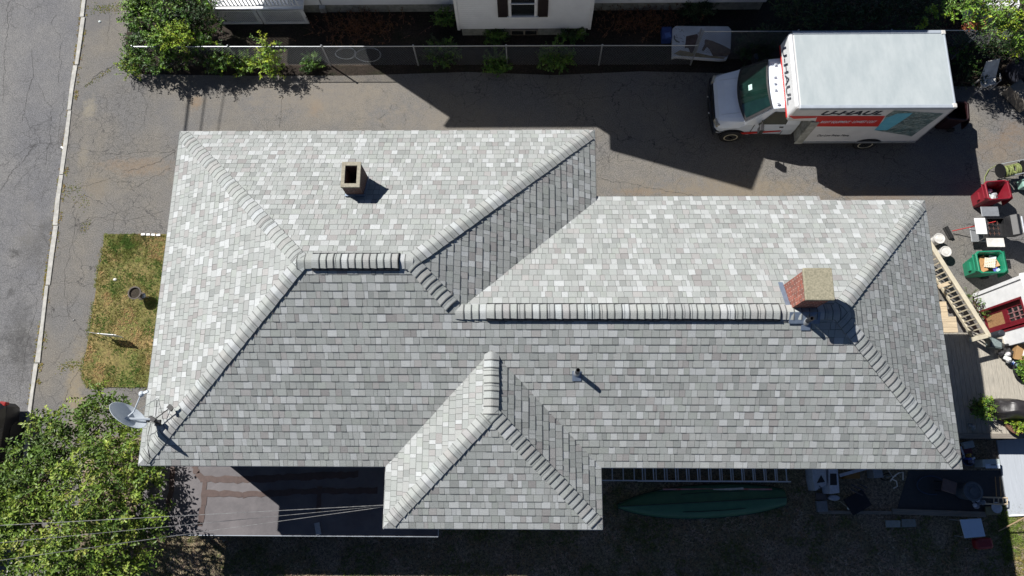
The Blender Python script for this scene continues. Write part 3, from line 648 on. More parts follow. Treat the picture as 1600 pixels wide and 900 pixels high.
m_ = MB(); m_.prism(rect(cx, cy, .300, .345), 8.235, 8.31); child(m_, 'chimney_crown', M['crownb'], ch2, bevel=.02)
m_ = MB()
rx = Matrix.Rotation(-math.atan(PT), 3, 'X')
m_.box((cx-.32, 3.84, HE+PT*(YT2-3.84)+.03), (.10, .70, .008), rot=rx)
m_.box((cx, 3.25, HE+PT*(3.25-YB)+.045), (.66, .26, .012), rot=Matrix.Rotation(math.atan(PT), 3, 'X'))
child(m_, 'chimney_flashing', M['lead'], ch2)
for x, y, zt in ((1.15, 2.14, 7.13), (6.09, 3.18, 7.66)):
    z0 = HE+PT*(y-YB); m_ = MB(); m_.lathe((x, y, 0), [(.048, z0-.1), (.048, zt), (.036, zt), (.036, zt-.2), (.001, zt-.2)], 16)
    vp = child(m_, 'vent_pipe', M['blackpipe'], house, smooth=False)
    m_ = MB(); m_.lathe((x, y, z0), [(.085, .0), (.07, .04), (.052, .09), (.048, .09)], 16); child(m_, 'pipe_boot', M['galv'], vp)
    m_ = MB(); m_.box((x, y-.07, HE+PT*(y-.07-YB)+.026), (.20, .24, .006), rot=Matrix.Rotation(math.atan(PT), 3, 'X')); child(m_, 'boot_flange', M['lead'], vp)

# ------------------------------------------------------------------ SATELLITE DISH
b0 = at(242, 660, 5.95); dz = HE+PT*min(b0.x-XL, b0.y-YB); b0.z = dz
dish = thing('satellite_dish', 'grey satellite dish on a bent mast at the left corner of the shingle roof', 'satellite dish', b0)
top = at(238, 655, dz+.45)
m_ = MB(); m_.tube([b0, b0+Vector((0, 0, .12)), top], .022, 8); m_.box(b0+Vector((0, 0, .03)), (.2, .14, .02), R(30), rot=Matrix.Rotation(-math.atan(PT), 3, 'Y')); child(m_, 'mast', M['black'], dish)
e1, e2 = at(173, 633, dz+.95), at(229, 664, dz+.50)
cen = (e1+e2)/2+Vector((0, 0, .02)); ax = (e2-e1).normalized()
nrm = Vector((.0, .80, .55)); nrm = (nrm-ax*nrm.dot(ax)).normalized(); ay = nrm.cross(ax).normalized()
Ra = (e2-e1).length/2*1.0; m_ = MB(); rings = []
for i in range(9):
    r = i/8; rings.append([cen+ax*Ra*r*math.cos(a)+ay*Ra*.86*r*math.sin(a)+nrm*(-.11*(1-r*r)) for a in [2*math.pi*k/36 for k in range(36)]])
m_.loft(rings[1:], cap=False); m_.face(rings[1])
back = [[p-nrm*.012 for p in r] for r in rings]; m_.loft(back[1:], cap=False); m_.face(back[1][::-1]); m_.loft([rings[-1], [p+(p-cen)*.02 for p in rings[-1]], back[-1]], cap=False)
child(m_, 'reflector', M['dish'], dish, smooth=True)
lnb = at(221, 615, dz+1.05); foot = at(209, 643, dz+.62)
m_ = MB(); m_.tube([cen-nrm*.12+ay*0, foot, lnb], .018, 6); m_.tube([top, cen-nrm*.12], .03, 6); child(m_, 'feed_arm', M['dish'], dish)
m_ = MB(); m_.lathe(lnb, [(.03, -.05), (.055, -.02), (.055, .05), (.03, .07)], 12, rot=Euler((1.0, .6, 0)).to_matrix()); m_.box(lnb+Vector((.07, .02, 0)), (.16, .05, .05), R(25)); child(m_, 'receiver', M['dish'], dish)
br = MB()
s1 = at(246, 622, 0); 
def onroof(x, y, dz_=.0):
    z = 6.0
    for _ in range(12):
        p = at(x, y, z); z = HE+PT*max(0, min(p.x-XL, p.y-YB, YT-p.y))+dz_
    return at(x, y, z)
br.tube([onroof(246, 622, .03), at(218, 640, dz+.6)], .008, 5); child(br, 'brace', M['galv'], dish)
br = MB(); br.tube([onroof(266, 637, .03), top+Vector((0, 0, -.1))], .012, 5); br.box(onroof(266, 637, .05), (.14, .10, .03), R(-40)); child(br, 'brace', M['black'], dish)
br = MB(); br.box(top, (.16, .09, .09), R(-30)); br.box(at(233, 656, dz+.42), (.10, .05, .12), R(40)); child(br, 'bracket', M['black'], dish)
br = MB(); br.tube([at(236, 660, dz+.3), onroof(231, 680, .05), onroof(231, 700, .06), onroof(234, 718, .07), onroof(229, 726, .06)], .007, 5); br.tube([onroof(245, 625, .03), onroof(243, 650, .02)], .006, 5)
child(br, 'cable', M['black'], dish)

# ------------------------------------------------------------------ NEIGHBOUR HOUSE (behind the fence)
nb = thing('neighbour_house', 'white clapboard house with dark brown shutters behind the chain link fence', 'house', (-2, 18, 0))
NY = 15.92; NX0, NX1 = -8.2, 8.4; BXL, BXR, BYF = -2.3, 2.22, 14.93
nw = MB(); nw.prism([(NX0, NY), (BXL, NY), (BXL, BYF), (BXR, BYF), (BXR, NY), (NX1, NY), (NX1, 24), (NX0, 24)], .50, 7.4)
pk = 7.35+(BXR-BXL+.5)/2*1.0
nw.prism([(0, 0)]*0 or [(BXL, 15), (BXR, 15), (BXR, 19), (BXL, 19)], 7.39, 7.41)
xm = (BXL+BXR)/2
nw.mesh([(BXL, BYF+.004, 7.3), (BXR, BYF+.004, 7.3), (xm, BYF+.004, 9.5), (BXL, 19, 7.3), (BXR, 19, 7.3), (xm, 19, 9.5)], [(0, 1, 2), (3, 5, 4), (0, 2, 5, 3), (1, 4, 5, 2)])
child(nw, 'wall', M['wsiding'], nb)
fd = MB(); fd.prism([(NX0+.06, NY+.06), (BXL+.08, NY+.06), (BXL+.08, BYF+.08), (BXR-.08, BYF+.08), (BXR-.08, NY+.06), (NX1-.06, NY+.06), (NX1-.06, 23.9), (NX0+.06, 23.9)], -.1, .502)
child(fd, 'foundation', M['found'], nb)
rr_ = MB()
def roofslab(mb, a, b, c_, d, t=.14): mb.mesh([a, b, c_, d]+[tuple(Vector(p)-Vector((0, 0, t))) for p in (a, b, c_, d)], [(0, 1, 2, 3), (7, 6, 5, 4), (0, 4, 5, 1), (1, 5, 6, 2), (2, 6, 7, 3), (3, 7, 4, 0)], (.10, .10, .105))
roofslab(rr_, (NX0-.35, NY-.3, 7.5), (NX1+.35, NY-.3, 7.5), (NX1+.35, 20, 9.9), (NX0-.35, 20, 9.9)); roofslab(rr_, (NX0-.35, 24.3, 7.5), (NX0-.35, 20, 9.9), (NX1+.35, 20, 9.9), (NX1+.35, 24.3, 7.5))
roofslab(rr_, (BXL-.34, BYF-.36, 7.2), (xm, BYF-.36, 9.75), (xm, 20, 9.75), (BXL-.34, 20, 7.2)); roofslab(rr_, (BXR+.34, BYF-.36, 7.2), (BXR+.34, 20, 7.2), (xm, 20, 9.75), (xm, BYF-.36, 9.75))
child(rr_, 'roof', M['paint'], nb)
def nwin(xc, zb, w_, h, sh=True, Y=BYF, dark=False):
    z = zb+h/2; f = MB()
    for dx, dz_, sx, sz in ((-w_/2, 0, .09, h+.1), (w_/2, 0, .09, h+.1), (0, h/2, w_, .09), (0, -h/2, w_+.2, .07), (0, .05, w_, .04)): f.box((xc+dx, Y-.03, z+dz_), (sx, .06 if sx < w_+.1 else .12, sz))
    o = child(f, 'window', M['white'], nb); gl = MB(); gl.box((xc, Y-.01, z), (w_-.04, .03, h-.04)); child(gl, 'pane', M['glass'], o)
    if sh:
        for s_ in (-1, 1):
            k = MB(); k.box((xc+s_*(w_/2+.05+.19), Y-.025, z), (.34, .05, h+.04))
            for i in range(int(h/.07)): k.box((xc+s_*(w_/2+.05+.19), Y-.054, zb+.05+i*.07), (.27, .012, .04))
            child(k, 'shutter', M['shutter'], nb)
w0, w1 = at(797, 12, 1.5).x, at(837, 12, 1.5).x
zb = 1.25
nwin((w0+w1)/2, zb, abs(w1-w0), 1.3); nwin((w0+w1)/2, 4.2, abs(w1-w0), 1.3)
for x in (-6.5, -4): nwin(x, 4.2, .85, 1.3, Y=NY)
for x in (4, 6.5): nwin(x, 4.2, .85, 1.3, Y=NY)
bw = MB(); c_ = at(819, 44, .25); bw.box((c_.x, BYF+.05, .25), (.95, .10, .28)); o = tag(child(bw, 'basement_window', M['timber'], nb), 'low grey basement window under the siding')
bw = MB();
for k in (-1, 1): bw.box((c_.x+k*.23, BYF-.005, .26), (.40, .03, .2))
child(bw, 'pane', M['glass'], o)
for (x, y, z0, z1) in ((BXL, BYF, .5, 7.2), (BXR, BYF, .5, 7.2), (NX0, NY, .5, 7.4)):
    k = MB(); k.box((x, y, (z0+z1)/2), (.1, .1, z1-z0)); child(k, 'corner_trim', M['white'], nb)
ml = MB(); e = at(503, 14, .5); ml.box((e.x, NY-.08, .38), (.2, .14, .26)); ml.tube([(e.x, NY-.05, .5), (e.x, NY-.05, 1.3)], .02, 6); child(ml, 'meter_box', M['galv'], nb)
# side porch with lattice skirt
PX0, PX1, PYF = at(331, 14, .86).x, at(473, 10, .86).x, 15.52
ps = MB(); ps.box(((PX0+PX1)/2, 16.9, .84), (PX1-PX0+.04, 2.8, .07)); child(ps, 'porch_floor', M['white'], nb)
for a, b in ((PX0, (PX0+PX1)/2-.08), ((PX0+PX1)/2-.04, PX1)):
    f = MB(); y = PYF
    for bx_ in (((a+b)/2, .80, b-a, .10), ((a+b)/2, .07, b-a, .10)): f.box((bx_[0], y, bx_[1]), (bx_[2], .04, bx_[3]))
    for x in (a+.06, b-.06): f.box((x, y-.005, .435), (.12, .042, .78))
    k = a-.7
    while k < b:
        for s_ in (-1, 1):
            p0 = Vector((k, y+.012*s_, .1)); p1 = Vector((k+.65, y+.012*s_, .75))
            if s_ < 0: p0.z, p1.z = .75, .1
            t0 = max(0, (a-k)/.65); t1 = min(1, (b-k)/.65)
            if t1 > t0:
                A, B = p0.lerp(p1, t0), p0.lerp(p1, t1); d = (B-A).normalized(); n = Vector((-d.z, 0, d.x))*.012
                f.face([A-n, B-n, B+n, A+n]); f.face([A-n+Vector((0, .006, 0)), A+n+Vector((0, .006, 0)), B+n+Vector((0, .006, 0)), B-n+Vector((0, .006, 0))])
        k += .075
    child(f, 'lattice_panel', M['white'], nb)
ws = MB(); ws.box((PX0+.02, 16.9, .435), (.04, 2.7, .75)); child(ws, 'porch_side', M['white'], nb)
rl = MB(); rl.box(((PX0+PX1)/2, PYF+.05, 1.85), (PX1-PX0, .07, .06)); rl.box(((PX0+PX1)/2, PYF+.05, 1.0), (PX1-PX0, .05, .05))
x = PX0+.05
while x < PX1: rl.box((x, PYF+.05, 1.42), (.035, .035, .82)); x += .13
child(rl, 'porch_railing', M['white'], nb)
pr_ = MB(); pr_.box(((PX0+PX1)/2+.1, 17.3, 3.3), (PX1-PX0+.3, 3.0, .15)); child(pr_, 'porch_canopy', M['paint'], nb)

# ------------------------------------------------------------------ CHAIN LINK FENCE
def fence(name, label, P0, P1, h, posts, bent=None):
    f = thing(name, label, 'fence', P0); d = (P1-P0); L_ = d.length; d.normalize(); up = Vector((0, 0, 1))
    m1 = MB(); m1.tube([P0+up*h, P0.lerp(P1, .35)+up*(h-.02), P0.lerp(P1, .7)+up*(h+.01), P1+up*h], .017, 6); child(m1, 'top_rail', M['galv'], f)
    for p in posts:
        P = P0+d*p; m1 = MB(); m1.tube([P, P+up*(h+.03)], .026, 8); m1.lathe(P+up*(h+.03), [(.032, 0), (.03, .03), (.01, .05)], 8); child(m1, 'fence_post', M['galv'], f)
    m1 = MB(); k = -h
    while k < L_:
        for s_ in (1, -1):
            a0, a1 = max(0, k), min(L_, k+h)
            za, zb_ = a0-k, a1-k
            if s_ < 0: za, zb_ = h-za, h-zb_
            if a1 > a0:
                A = P0+d*a0+up*max(.03, za); B = P0+d*a1+up*max(.03, zb_); n = (B-A).cross(Vector((-d.y, d.x, 0))).normalized()*.0014; o_ = Vector((-d.y, d.x, 0))*.003
                m1.face([A-n+o_, B-n+o_, B+n+o_, A+n+o_]); m1.face([A-o_, B-o_, B+o_, A+o_])
        k += .095
    child(m1, 'wire_mesh', M['fwire'], f); return f
a = at(206, 73, 1.2); a.z = 0; b = at(1092, 71, 1.2); b.z = 0
fx = lambda x: (at(x, 67, 1.2)-Vector((a.x, 0, 0))).x
fence('chain_link_fence', 'low galvanised chain link fence running along the driveway', a, b, 1.2, [.02]+[fx(x) for x in (357, 503, 646, 791, 941)]+[(b-a).length-.02])
a2 = at(1098, 49, 1.7); a2.z = 0; b2 = at(1640, 47, 1.7); b2.z = 0
fence('chain_link_fence', 'taller chain link fence section passing behind the white box truck', a2, b2, 1.7, [.02, 3.1, 6.1, 9.0])
lp = MB(); lp.tube([at(1080, 97, .0), at(1096, 45, 1.55)], .035, 8); solo(lp, 'leaning_post', M['galv'], 'leaning grey metal post in front of the stained white sheet', 'post', at(1080, 97, 0))

# ------------------------------------------------------------------ PLANTS
GB = [(.055, .135, .016), (.08, .17, .02), (.12, .22, .028), (.04, .09, .016)]
GD = [(.02, .045, .014), (.03, .06, .018), (.035, .075, .02)]
GY = [(.22, .33, .02), (.32, .40, .03), (.15, .27, .02)]
GT = [(0.0832, 0.1472, 0.0179), (0.128, 0.2048, 0.023), (0.192, 0.2688, 0.0358), (0.0576, 0.1024, 0.0154), (0.2432, 0.2944, 0.0512), (0.1024, 0.1664, 0.0205)]
BR = [(.12, .05, .03), (.16, .07, .03), (.08, .04, .025)]
def shoot(lm, sm, p, d, L_, n, ll, lw, pal, droop=.3, spread=1.0, stem=True):
    """a leafy shoot: curved stem and leaves to both sides"""
    base = pick(pal, .15); P = Vector(p); D = Vector(d).normalized(); st = L_/n; pts = [P.copy()]
    for i in range(n):
        D = (D+Vector((random.gauss(0, .09), random.gauss(0, .09), -droop/n+random.gauss(0, .05)))).normalized(); P = P+D*st; pts.append(P.copy())
        a = random.uniform(0, 6.28); s_ = D.cross(Vector((math.cos(a), math.sin(a), .6)))
        if s_.length < .05: continue
        s_.normalize()
        for q_ in (1, -1):
            if random.random() < .12: continue
            ld = (D*.6+s_*q_*spread+Vector((0, 0, random.uniform(-.15, .25)))).normalized()
            lm.leaf(P, ld, ll*random.uniform(.7, 1.2), lw*random.uniform(.8, 1.15), jit(base, .18))
    if stem and sm is not None: sm.tube([pts[0], pts[len(pts)//2], pts[-1]], [.009, .006, .003], 4, cap=False)
def plant(name, label, cat, base, clumps, pal, nsh, L_=.5, nl=9, ll=.08, lw=.045, droop=.3, group=None, flat=.7, trunkr=.03, parts=('foliage', 'stem'), inner=True, spread=1.0):
    """clumps: (centre, radius, weight, palette or None)"""
    t = thing(name, label, cat, base, group); lm, sm = MB(), MB()
    tot = sum(c[2] for c in clumps)
    for c, r, wt, pp in clumps:
        c = Vector(c); b_ = Vector(base)
        mid = b_.lerp(c, .5)+Vector((random.uniform(-.1, .1), random.uniform(-.1, .1), .1))
        sm.tube([b_, mid, c], [trunkr, trunkr*.7, trunkr*.4], 5, mi=0)
        for i in range(int(nsh*wt/tot)):
            a = random.uniform(0, 6.28); rr0 = r*math.sqrt(random.random())*.75; zz = random.uniform(-.5, .8)*r*flat
            p = c+Vector((math.cos(a)*rr0, math.sin(a)*rr0, zz)); d = Vector((math.cos(a)*rr0/r+random.gauss(0, .35), math.sin(a)*rr0/r+random.gauss(0, .35), .35+.6*random.random()))
            shoot(lm, sm, p, d, L_*random.uniform(.6, 1.25), nl, ll, lw, pp or pal, droop, spread)
    child(lm, parts[0], M['leaf'], t); child(sm, parts[1], M['bark'], t); return t
random.seed(11)
# lower left tree
def z2(x, y, z): return at(x, y, z)
T = thing('leafy_tree', 'leafy green tree spreading over the pavement at the front left corner of the house', 'tree', at(95, 790, 0))
tb = Vector(at(95, 790, 0)); lm, sm = MB(), MB()
sm.tube([tb, tb+Vector((.1, .05, 1.2)), tb+Vector((0, .2, 2.0))], [.14, .11, .08], 9)
CL = [(60, 760, 2.6, .8), (120, 690, 2.6, .75), (165, 655, 2.3, .55), (150, 625, 2.2, .22), (85, 700, 2.3, .55), (75, 662, 1.8, .28), (185, 720, 2.9, .7), (215, 680, 2.6, .45), (140, 760, 3.3, .9), (60, 830, 3.0, .9), (130, 840, 3.3, .9),
      (200, 790, 3.2, .7), (212, 850, 2.9, .42), (240, 815, 2.8, .22), (20, 780, 2.6, .8), (15, 860, 2.6, .8), (100, 890, 3.0, .9), (180, 900, 2.8, .75), (40, 720, 2.0, .5), (-40, 820, 2.8, 1.0), (60, 940, 2.8, 1.0), (150, 950, 2.8, 1.0), (230, 745, 2.7, .35)]
for x, y, z, r in CL:
    c = at(x, y, z); GTc = random.choice([GT, GT, GT[1:3]+GT[4:], GT[:1]+GT[3:4]+GT[5:], [(.11, .18, .025), (.17, .24, .035), (.22, .27, .05)]]);  sm.tube([tb+Vector((0, .2, 1.6)), tb.lerp(c, .55)+Vector((0, 0, .9)), c], [.05, .03, .012], 5)
    for i in range(int(120*r*r)+14):
        a = random.uniform(0, 6.28); q_ = math.sqrt(random.random()); rr0 = r*q_; zz = random.uniform(-.55, .6)*r*math.sqrt(1-.8*q_*q_)
        p = c+Vector((math.cos(a)*rr0*.85, math.sin(a)*rr0*.85, zz))
        d = Vector((math.cos(a)*q_*.9+random.gauss(0, .4), math.sin(a)*q_*.9+random.gauss(0, .4), .25+.5*random.random()))
        shoot(lm, sm if random.random() < .4 else None, p, d, random.uniform(.30, .62), 8, .128, .060, GTc, .35, 1.1)
child(lm, 'crown', M['leaf'], T); child(sm, 'trunk', M['bark'], T)
# bushes by the fence, top left
def C(x, y, z, r, wt=None, pal=None): return (at(x, y, z), r, wt or r*r, pal)
plant('overgrown_shrub', 'large overgrown dark green shrub at the left end of the fence', 'shrub', at(270, 75, 0), [C(225, 25, 1.0, .55, None, GB[1:3]+GY[2:]), C(265, 15, 1.3, .6), C(300, 25, 1.2, .55, None, GD+GB[:1]), C(225, 60, .9, .45, None, GB+GD), C(262, 62, 1.1, .5, None, GB[1:3]+GY[2:]), C(310, 60, .9, .45, None, GB+GY[:1]), C(215, 90, .6, .35), C(250, 95, .7, .4), C(225, 5, 1.0, .5), C(320, 12, .9, .35), C(335, 45, .7, .3)], GB+GD[:1]+GY[2:], 900, .40, 8, .085, .056)
plant('yellow_green_shrub', 'yellow green bush in the middle of the overgrown shrub', 'shrub', at(283, 62, 0), [C(278, 56, 1.5, .25), C(290, 66, 1.4, .22), C(262, 62, 1.35, .2)], GY, 120, .35, 7, .07, .04)
plant('low_bush', 'low yellow green bush beside the end post of the fence', 'shrub', at(208, 105, 0), [C(205, 100, .35, .28), C(222, 108, .3, .25), C(200, 112, .2, .2)], GY+GB[:2], 120, .3, 7, .06, .03)
plant('fence_vine', 'dark green creeper tangled through the fence right of the end post', 'vine', at(290, 95, 0), [C(260, 88, .7, .3), C(290, 92, .6, .32), C(320, 95, .5, .3), C(345, 88, .7, .3), C(350, 102, .3, .26), C(375, 96, .4, .22)], GD+GB, 230, .3, 7, .065, .045)
plant('sapling', 'bright yellow green sapling leaning over the fence rail', 'plant', at(412, 100, 0), [C(418, 70, 1.2, .16), C(425, 90, .8, .25), C(410, 100, .5, .25), C(430, 106, .3, .25), C(385, 104, .25, .3)], GY+GB[1:3], 130, .38, 8, .10, .045)
plant('young_shrub', 'small mid green shrub right in front of the fence beside the sapling', 'shrub', at(352, 103, 0), [C(350, 98, .6, .2), C(340, 108, .2, .15)], GB+GY[:1], 50, .3, 7, .08, .05)
for lbl, x, y, z, r, pal in (('weedy clump below the fence rail left of the white bay', 690, 85, .4, .5, GB+GD), ('low weed clump between the white bay and the third fence post', 775, 100, .15, .35, GB), ('broad dark shrub below the fence in front of the white bay', 868, 93, .4, .5, GB),
                          ('dark weed clump at the foot of the white bay foundation', 775, 58, .2, .28, GD+GB), ('weed clump at the right corner of the white bay foundation', 893, 52, .25, .33, GD+GB), ('green weeds in the soil left of the bay', 695, 30, .5, .22, GB),
                          ('pale weedy tuft at the fence bottom near the big ring', 487, 100, .15, .22, GB), ('green creeper on the soil above the white stained sheet', 1088, 12, .3, .45, GD), ('dark shrub between the stained sheet and the truck cab', 1175, 75, .6, .5, GD), ('dark undergrowth above the truck cab', 1200, 60, .8, .4, GD)):
    plant('weed_clump', lbl, 'plant', at(x, y, 0), [C(x, y, z, r), C(x+r*22, y+4, z*.7, r*.7), C(x-r*24, y+3, z*.6, r*.6)], pal, int(60+170*r*r*2), .3, 7, .075, .05)
for lbl, x, y in (('brown dried stems on the soil below the neighbour house', 560, 45), ('reddish dried stalks on the soil left of the blue box', 1000, 35), ('brown dead twigs behind the truck', 1520, 62)):
    t = thing('dry_stalks', lbl, 'plant', at(x, y, 0)); lm = MB()
    for i in range(260):
        p = at(x, y, 0)+Vector((random.gauss(0, .75), random.gauss(0, .3), 0)); d = Vector((random.gauss(0, .5), random.gauss(0, .5), .8)); l = random.uniform(.2, .7)
        q_ = p+d.normalized()*l; lm.tube([p, p.lerp(q_, .5)+Vector((.03, .02, .03)), q_], [.008, .006, .003], 3, c=pick(BR, .3), cap=False)
        for j in range(4): lm.leaf(p.lerp(q_, random.random()), Vector((random.gauss(0, 1), random.gauss(0, 1), .2)), .07, .03, pick(BR+[(.22, .10, .04)], .3))
    child(lm, 'stems', M['leaf'], t)
plant('dark_hedge', 'tall dark green hedge behind the truck box', 'hedge', at(1370, 10, 0), [C(x, y, 1.6, .62) for x, y in ((1290, 30), (1320, 10), (1345, 32), (1370, 8), (1395, 30), (1420, 10), (1440, 30), (1280, 5), (1465, 5), (1250, 30), (1235, 8))], GD+[(.04, .08, .02)], 620, .4, 8, .07, .045)
plant('climbing_sprig', 'two bright leafy sprigs above the rear corner of the truck roof', 'plant', at(1448, 35, 0), [C(1440, 41, 2.3, .10, 1), C(1455, 20, 2.3, .12, 1)], GY+GB[2:3], 22, .2, 5, .09, .06)
TR = thing('sumac_tree', 'bright fern leaved tree with orange seed heads at the upper right corner', 'tree', at(1555, 30, 0))
lm, sm = MB(), MB(); tb = at(1565, 30, 0); sm.tube([tb, tb+Vector((-.1, .1, 1.6)), tb+Vector((-.2, .2, 2.6))], [.09, .07, .04], 8)
for x, y, z, n in ((1500, 8, 2.8, 16), (1530, 10, 3.0, 18), (1555, 5, 3.0, 12), (1540, 45, 2.6, 8), (1570, 40, 2.5, 16), (1595, 45, 2.3, 18), (1590, 20, 2.8, 10), (1565, 20, 2.7, 8), (1585, 62, 1.8, 10), (1515, -10, 3, 14), (1590, -10, 3, 14)):
    c = at(x, y, z); sm.tube([tb+Vector((-.1, .1, 1.4)), tb.lerp(c, .6)+Vector((0, 0, .8)), c], [.035, .02, .01], 5)
    for i in range(n):
        a = random.uniform(0, 6.28); shoot(lm, sm, c+Vector((random.gauss(0, .1), random.gauss(0, .1), random.gauss(0, .12))), (math.cos(a), math.sin(a), .35), random.uniform(.4, .75), 12, .14, .045, GB[1:3]+GY[1:]+[(.14, .24, .05)], .7, 1.5)
fl = lm
for x, y, r in ((1520, 33, .22), (1530, 40, .18), (1558, 31, .12), (1512, 42, .15)):
    for i in range(int(900*r)):
        p = at(x, y, 2.5)+Vector((random.gauss(0, r*.55), random.gauss(0, r*.45), random.gauss(0, .08))); fl.leaf(p, Vector((random.gauss(0, 1), random.gauss(0, 1), .3)), .05, .025, pick([(.42, .12, .045), (.50, .17, .06), (.32, .10, .05)], .25))
child(lm, 'crown', M['leaf'], TR); child(sm, 'trunk', M['bark'], TR)
plant('dark_undergrowth', 'dark undergrowth below the fern leaved tree beside the fence', 'shrub', at(1545, 75, 0), [C(1505, 75, .7, .4), C(1545, 68, .8, .5), C(1585, 75, .8, .5), C(1510, 100, .3, .35), C(1560, 80, .5, .3)], GD+GB[:1], 300, .35, 8, .07, .045)
plant('undergrowth_twig', 'sparse leafy twig beside the white garden chair', 'plant', at(1520, 128, 0), [C(1522, 122, .4, .2), C(1500, 128, .15, .2)], GD, 34, .3, 7, .06, .04)

# ------------------------------------------------------------------ BOX TRUCK
def ray_y(x, y, Y0):
    d = (x-800)/CF*c_u + (450-y)/CF*c_v + c_w; k = Y0/d.y; return Vector((d.x*k, Y0, CH+d.z*k))
def ray_x(x, y, X0):
    d = (x-800)/CF*c_u + (450-y)/CF*c_v + c_w; k = X0/d.x; return Vector((X0, d.y*k, CH+d.z*k))
tk = thing('box_truck', 'white rental box truck with a grey roof and red stripe parked on the driveway', 'truck', (9.5, 11.9, 0))
YN, YF = 10.57, 13.15; XF, XB, XA = 8.95, 12.84, 8.06; ZT_ = 2.92
m_ = MB(); prof = [(XF, .50), (XB, .50), (XB, ZT_), (XA+.06, ZT_), (XA, 2.15), (XA+.1, 2.06), (XF, 2.06)]
m_.loft([[(x, y, z) for x, z in prof] for y in (YN, YF)]); bx = child(m_, 'cargo_box', M['truckside'], tk, bevel=.07)
m_ = MB(); m_.box(((XA+XB)/2+.09, (YN+YF)/2, ZT_+.004), (XB-XA-.20, YF-YN-.12, .02)); child(m_, 'roof_panel', M['trucktop'], bx, bevel=.008)
m_ = MB()
for y in (YN+.04, YF-.04): m_.box(((XA+XB)/2+.05, y, ZT_-.03), (XB-XA-.2, .12, .13))
m_.box((XB-.03, (YN+YF)/2, ZT_-.03), (.07, YF-YN-.1, .11)); child(m_, 'roof_rail', M['railgrey'], bx, bevel=.025)
m_ = MB()
for y in (YN+.06, YF-.06): m_.box((XB-.05, y, ZT_-.01), (.14, .15, .11))
child(m_, 'corner_cap', M['dirtywhite'], bx, bevel=.03)
m_ = MB(); m_.box((XA+.09, (YN+YF)/2, 2.60), (.16, YF-YN-.04, .68), rot=Matrix.Rotation(R(5), 3, 'Y')); child(m_, 'attic_nose', mat('nose_white', (.60, .61, .62), .45, .06, 4), bx, bevel=.09)
m_ = MB(); m_.box((XF+.06, YN-.006, 1.28), (.26, .05, 1.55)); m_.box((XF-.03, (YN+YF)/2, 1.3), (.05, YF-YN-.1, 1.5)); child(m_, 'front_corner_panel', mat('grey_fairing', (.36, .36, .32), .6, .3, 4), bx, bevel=.03)
m_ = MB(); m_.box(((XF+XB)/2+.05, YN-.012, .60), (XB-XF-.16, .02, .10)); m_.box(((XF+XB)/2, (YN+YF)/2, .46), (XB-XF, YF-YN-.3, .14)); m_.box((XB+.02, YN+.09, 1.7), (.03, .12, 2.2)); m_.box((XB+.02, YF-.09, 1.7), (.03, .12, 2.2)); m_.box((XB+.05, (YN+YF)/2, .5), (.25, 1.8, .12)); child(m_, 'side_rail', M['galv'], bx)
def decal(name, px, mt, lift, par=bx):
    m_ = MB(); P = [ray_y(x, y, YN) for x, y in px]; m_.face([(p.x, YN-lift, p.z) for p in P]); m_.face([(p.x, YN-lift+.001, p.z) for p in P][::-1]); return child(m_, name, mt, par)
decal('red_band', [(1272, 197.5), (1372, 197.5), (1383, 181), (1277, 181)], M['red'], .004)
decal('red_line', [(1240, 185.5), (1275, 184), (1277, 181), (1232, 181)], M['red'], .006)
decal('picture', [(1366, 203), (1418, 211.5), (1424, 213), (1474, 177), (1397, 172), (1384, 181), (1380, 190)], M['mural'], .008)
decal('picture', [(1366, 203), (1386, 203), (1402, 193), (1420, 181), (1426, 176), (1402, 177), (1384, 184)], M['teal'], .011)
a = ray_y(1282, 179.5, YN); b = ray_y(1283, 173, YN); e = ray_y(1377, 179, YN)
text('lettering', 'U-HAUL', (b.z-a.z)*1.33, M['navy'], bx, (a.x, YN-.006, a.z), (1, 0, 0), (0, 0, 1), sx=1.0, shear=.35, off=.011)
tx = bx.children[-1]
def fit_text(o, x0, x1):
    xs = [v.co.x for v in o.data.vertices]; k = (x1-x0)/(max(xs)-min(xs)); m0 = min(xs)
    for v in o.data.vertices: v.co.x = x0+(v.co.x-m0)*k
def by_name(par, nm): return [c for c in par.children if c.name.split('.')[0] == nm]
fit_text(by_name(bx, 'lettering')[-1], a.x, e.x)
a = ray_y(1281, 192, YN); b = ray_y(1281, 188, YN); e = ray_y(1368, 191, YN)
t_ = text('lettering', 'RIGHT EQUIPMENT \u00b7 LOWEST COST', (b.z-a.z)*1.2, M['truckwhite'], bx, (a.x, YN-.0075, a.z), (1, 0, 0), (0, 0, 1), shear=.2, off=.002); fit_text(t_, a.x, e.x)
a = ray_y(1276, 213, YN); b = ray_y(1276, 210, YN); e = ray_y(1325, 213, YN)
t_ = text('lettering', 'Our Low Prices Move', (b.z-a.z)*1.5, M['ink'], bx, (a.x, YN-.006, a.z), (1, 0, 0), (0, 0, 1), shear=.2); fit_text(t_, a.x, e.x)
t_ = text('lettering', 'U-HAUL', .36, M['navy'], bx, (XA-.02, 12.86, 2.45), (0, -1, 0), (.09, 0, 1), shear=.25, off=.004)
ys = [v.co.y for v in t_.data.vertices]; k_ = 1.95/(max(ys)-min(ys))
for v in t_.data.vertices: v.co.y = 12.86+(v.co.y-max(ys))*k_
m_ = MB(); m_.box((XA-.004, (YN+YF)/2, 2.24), (.02, YF-YN-.1, .06)); child(m_, 'red_line', M['red'], bx)
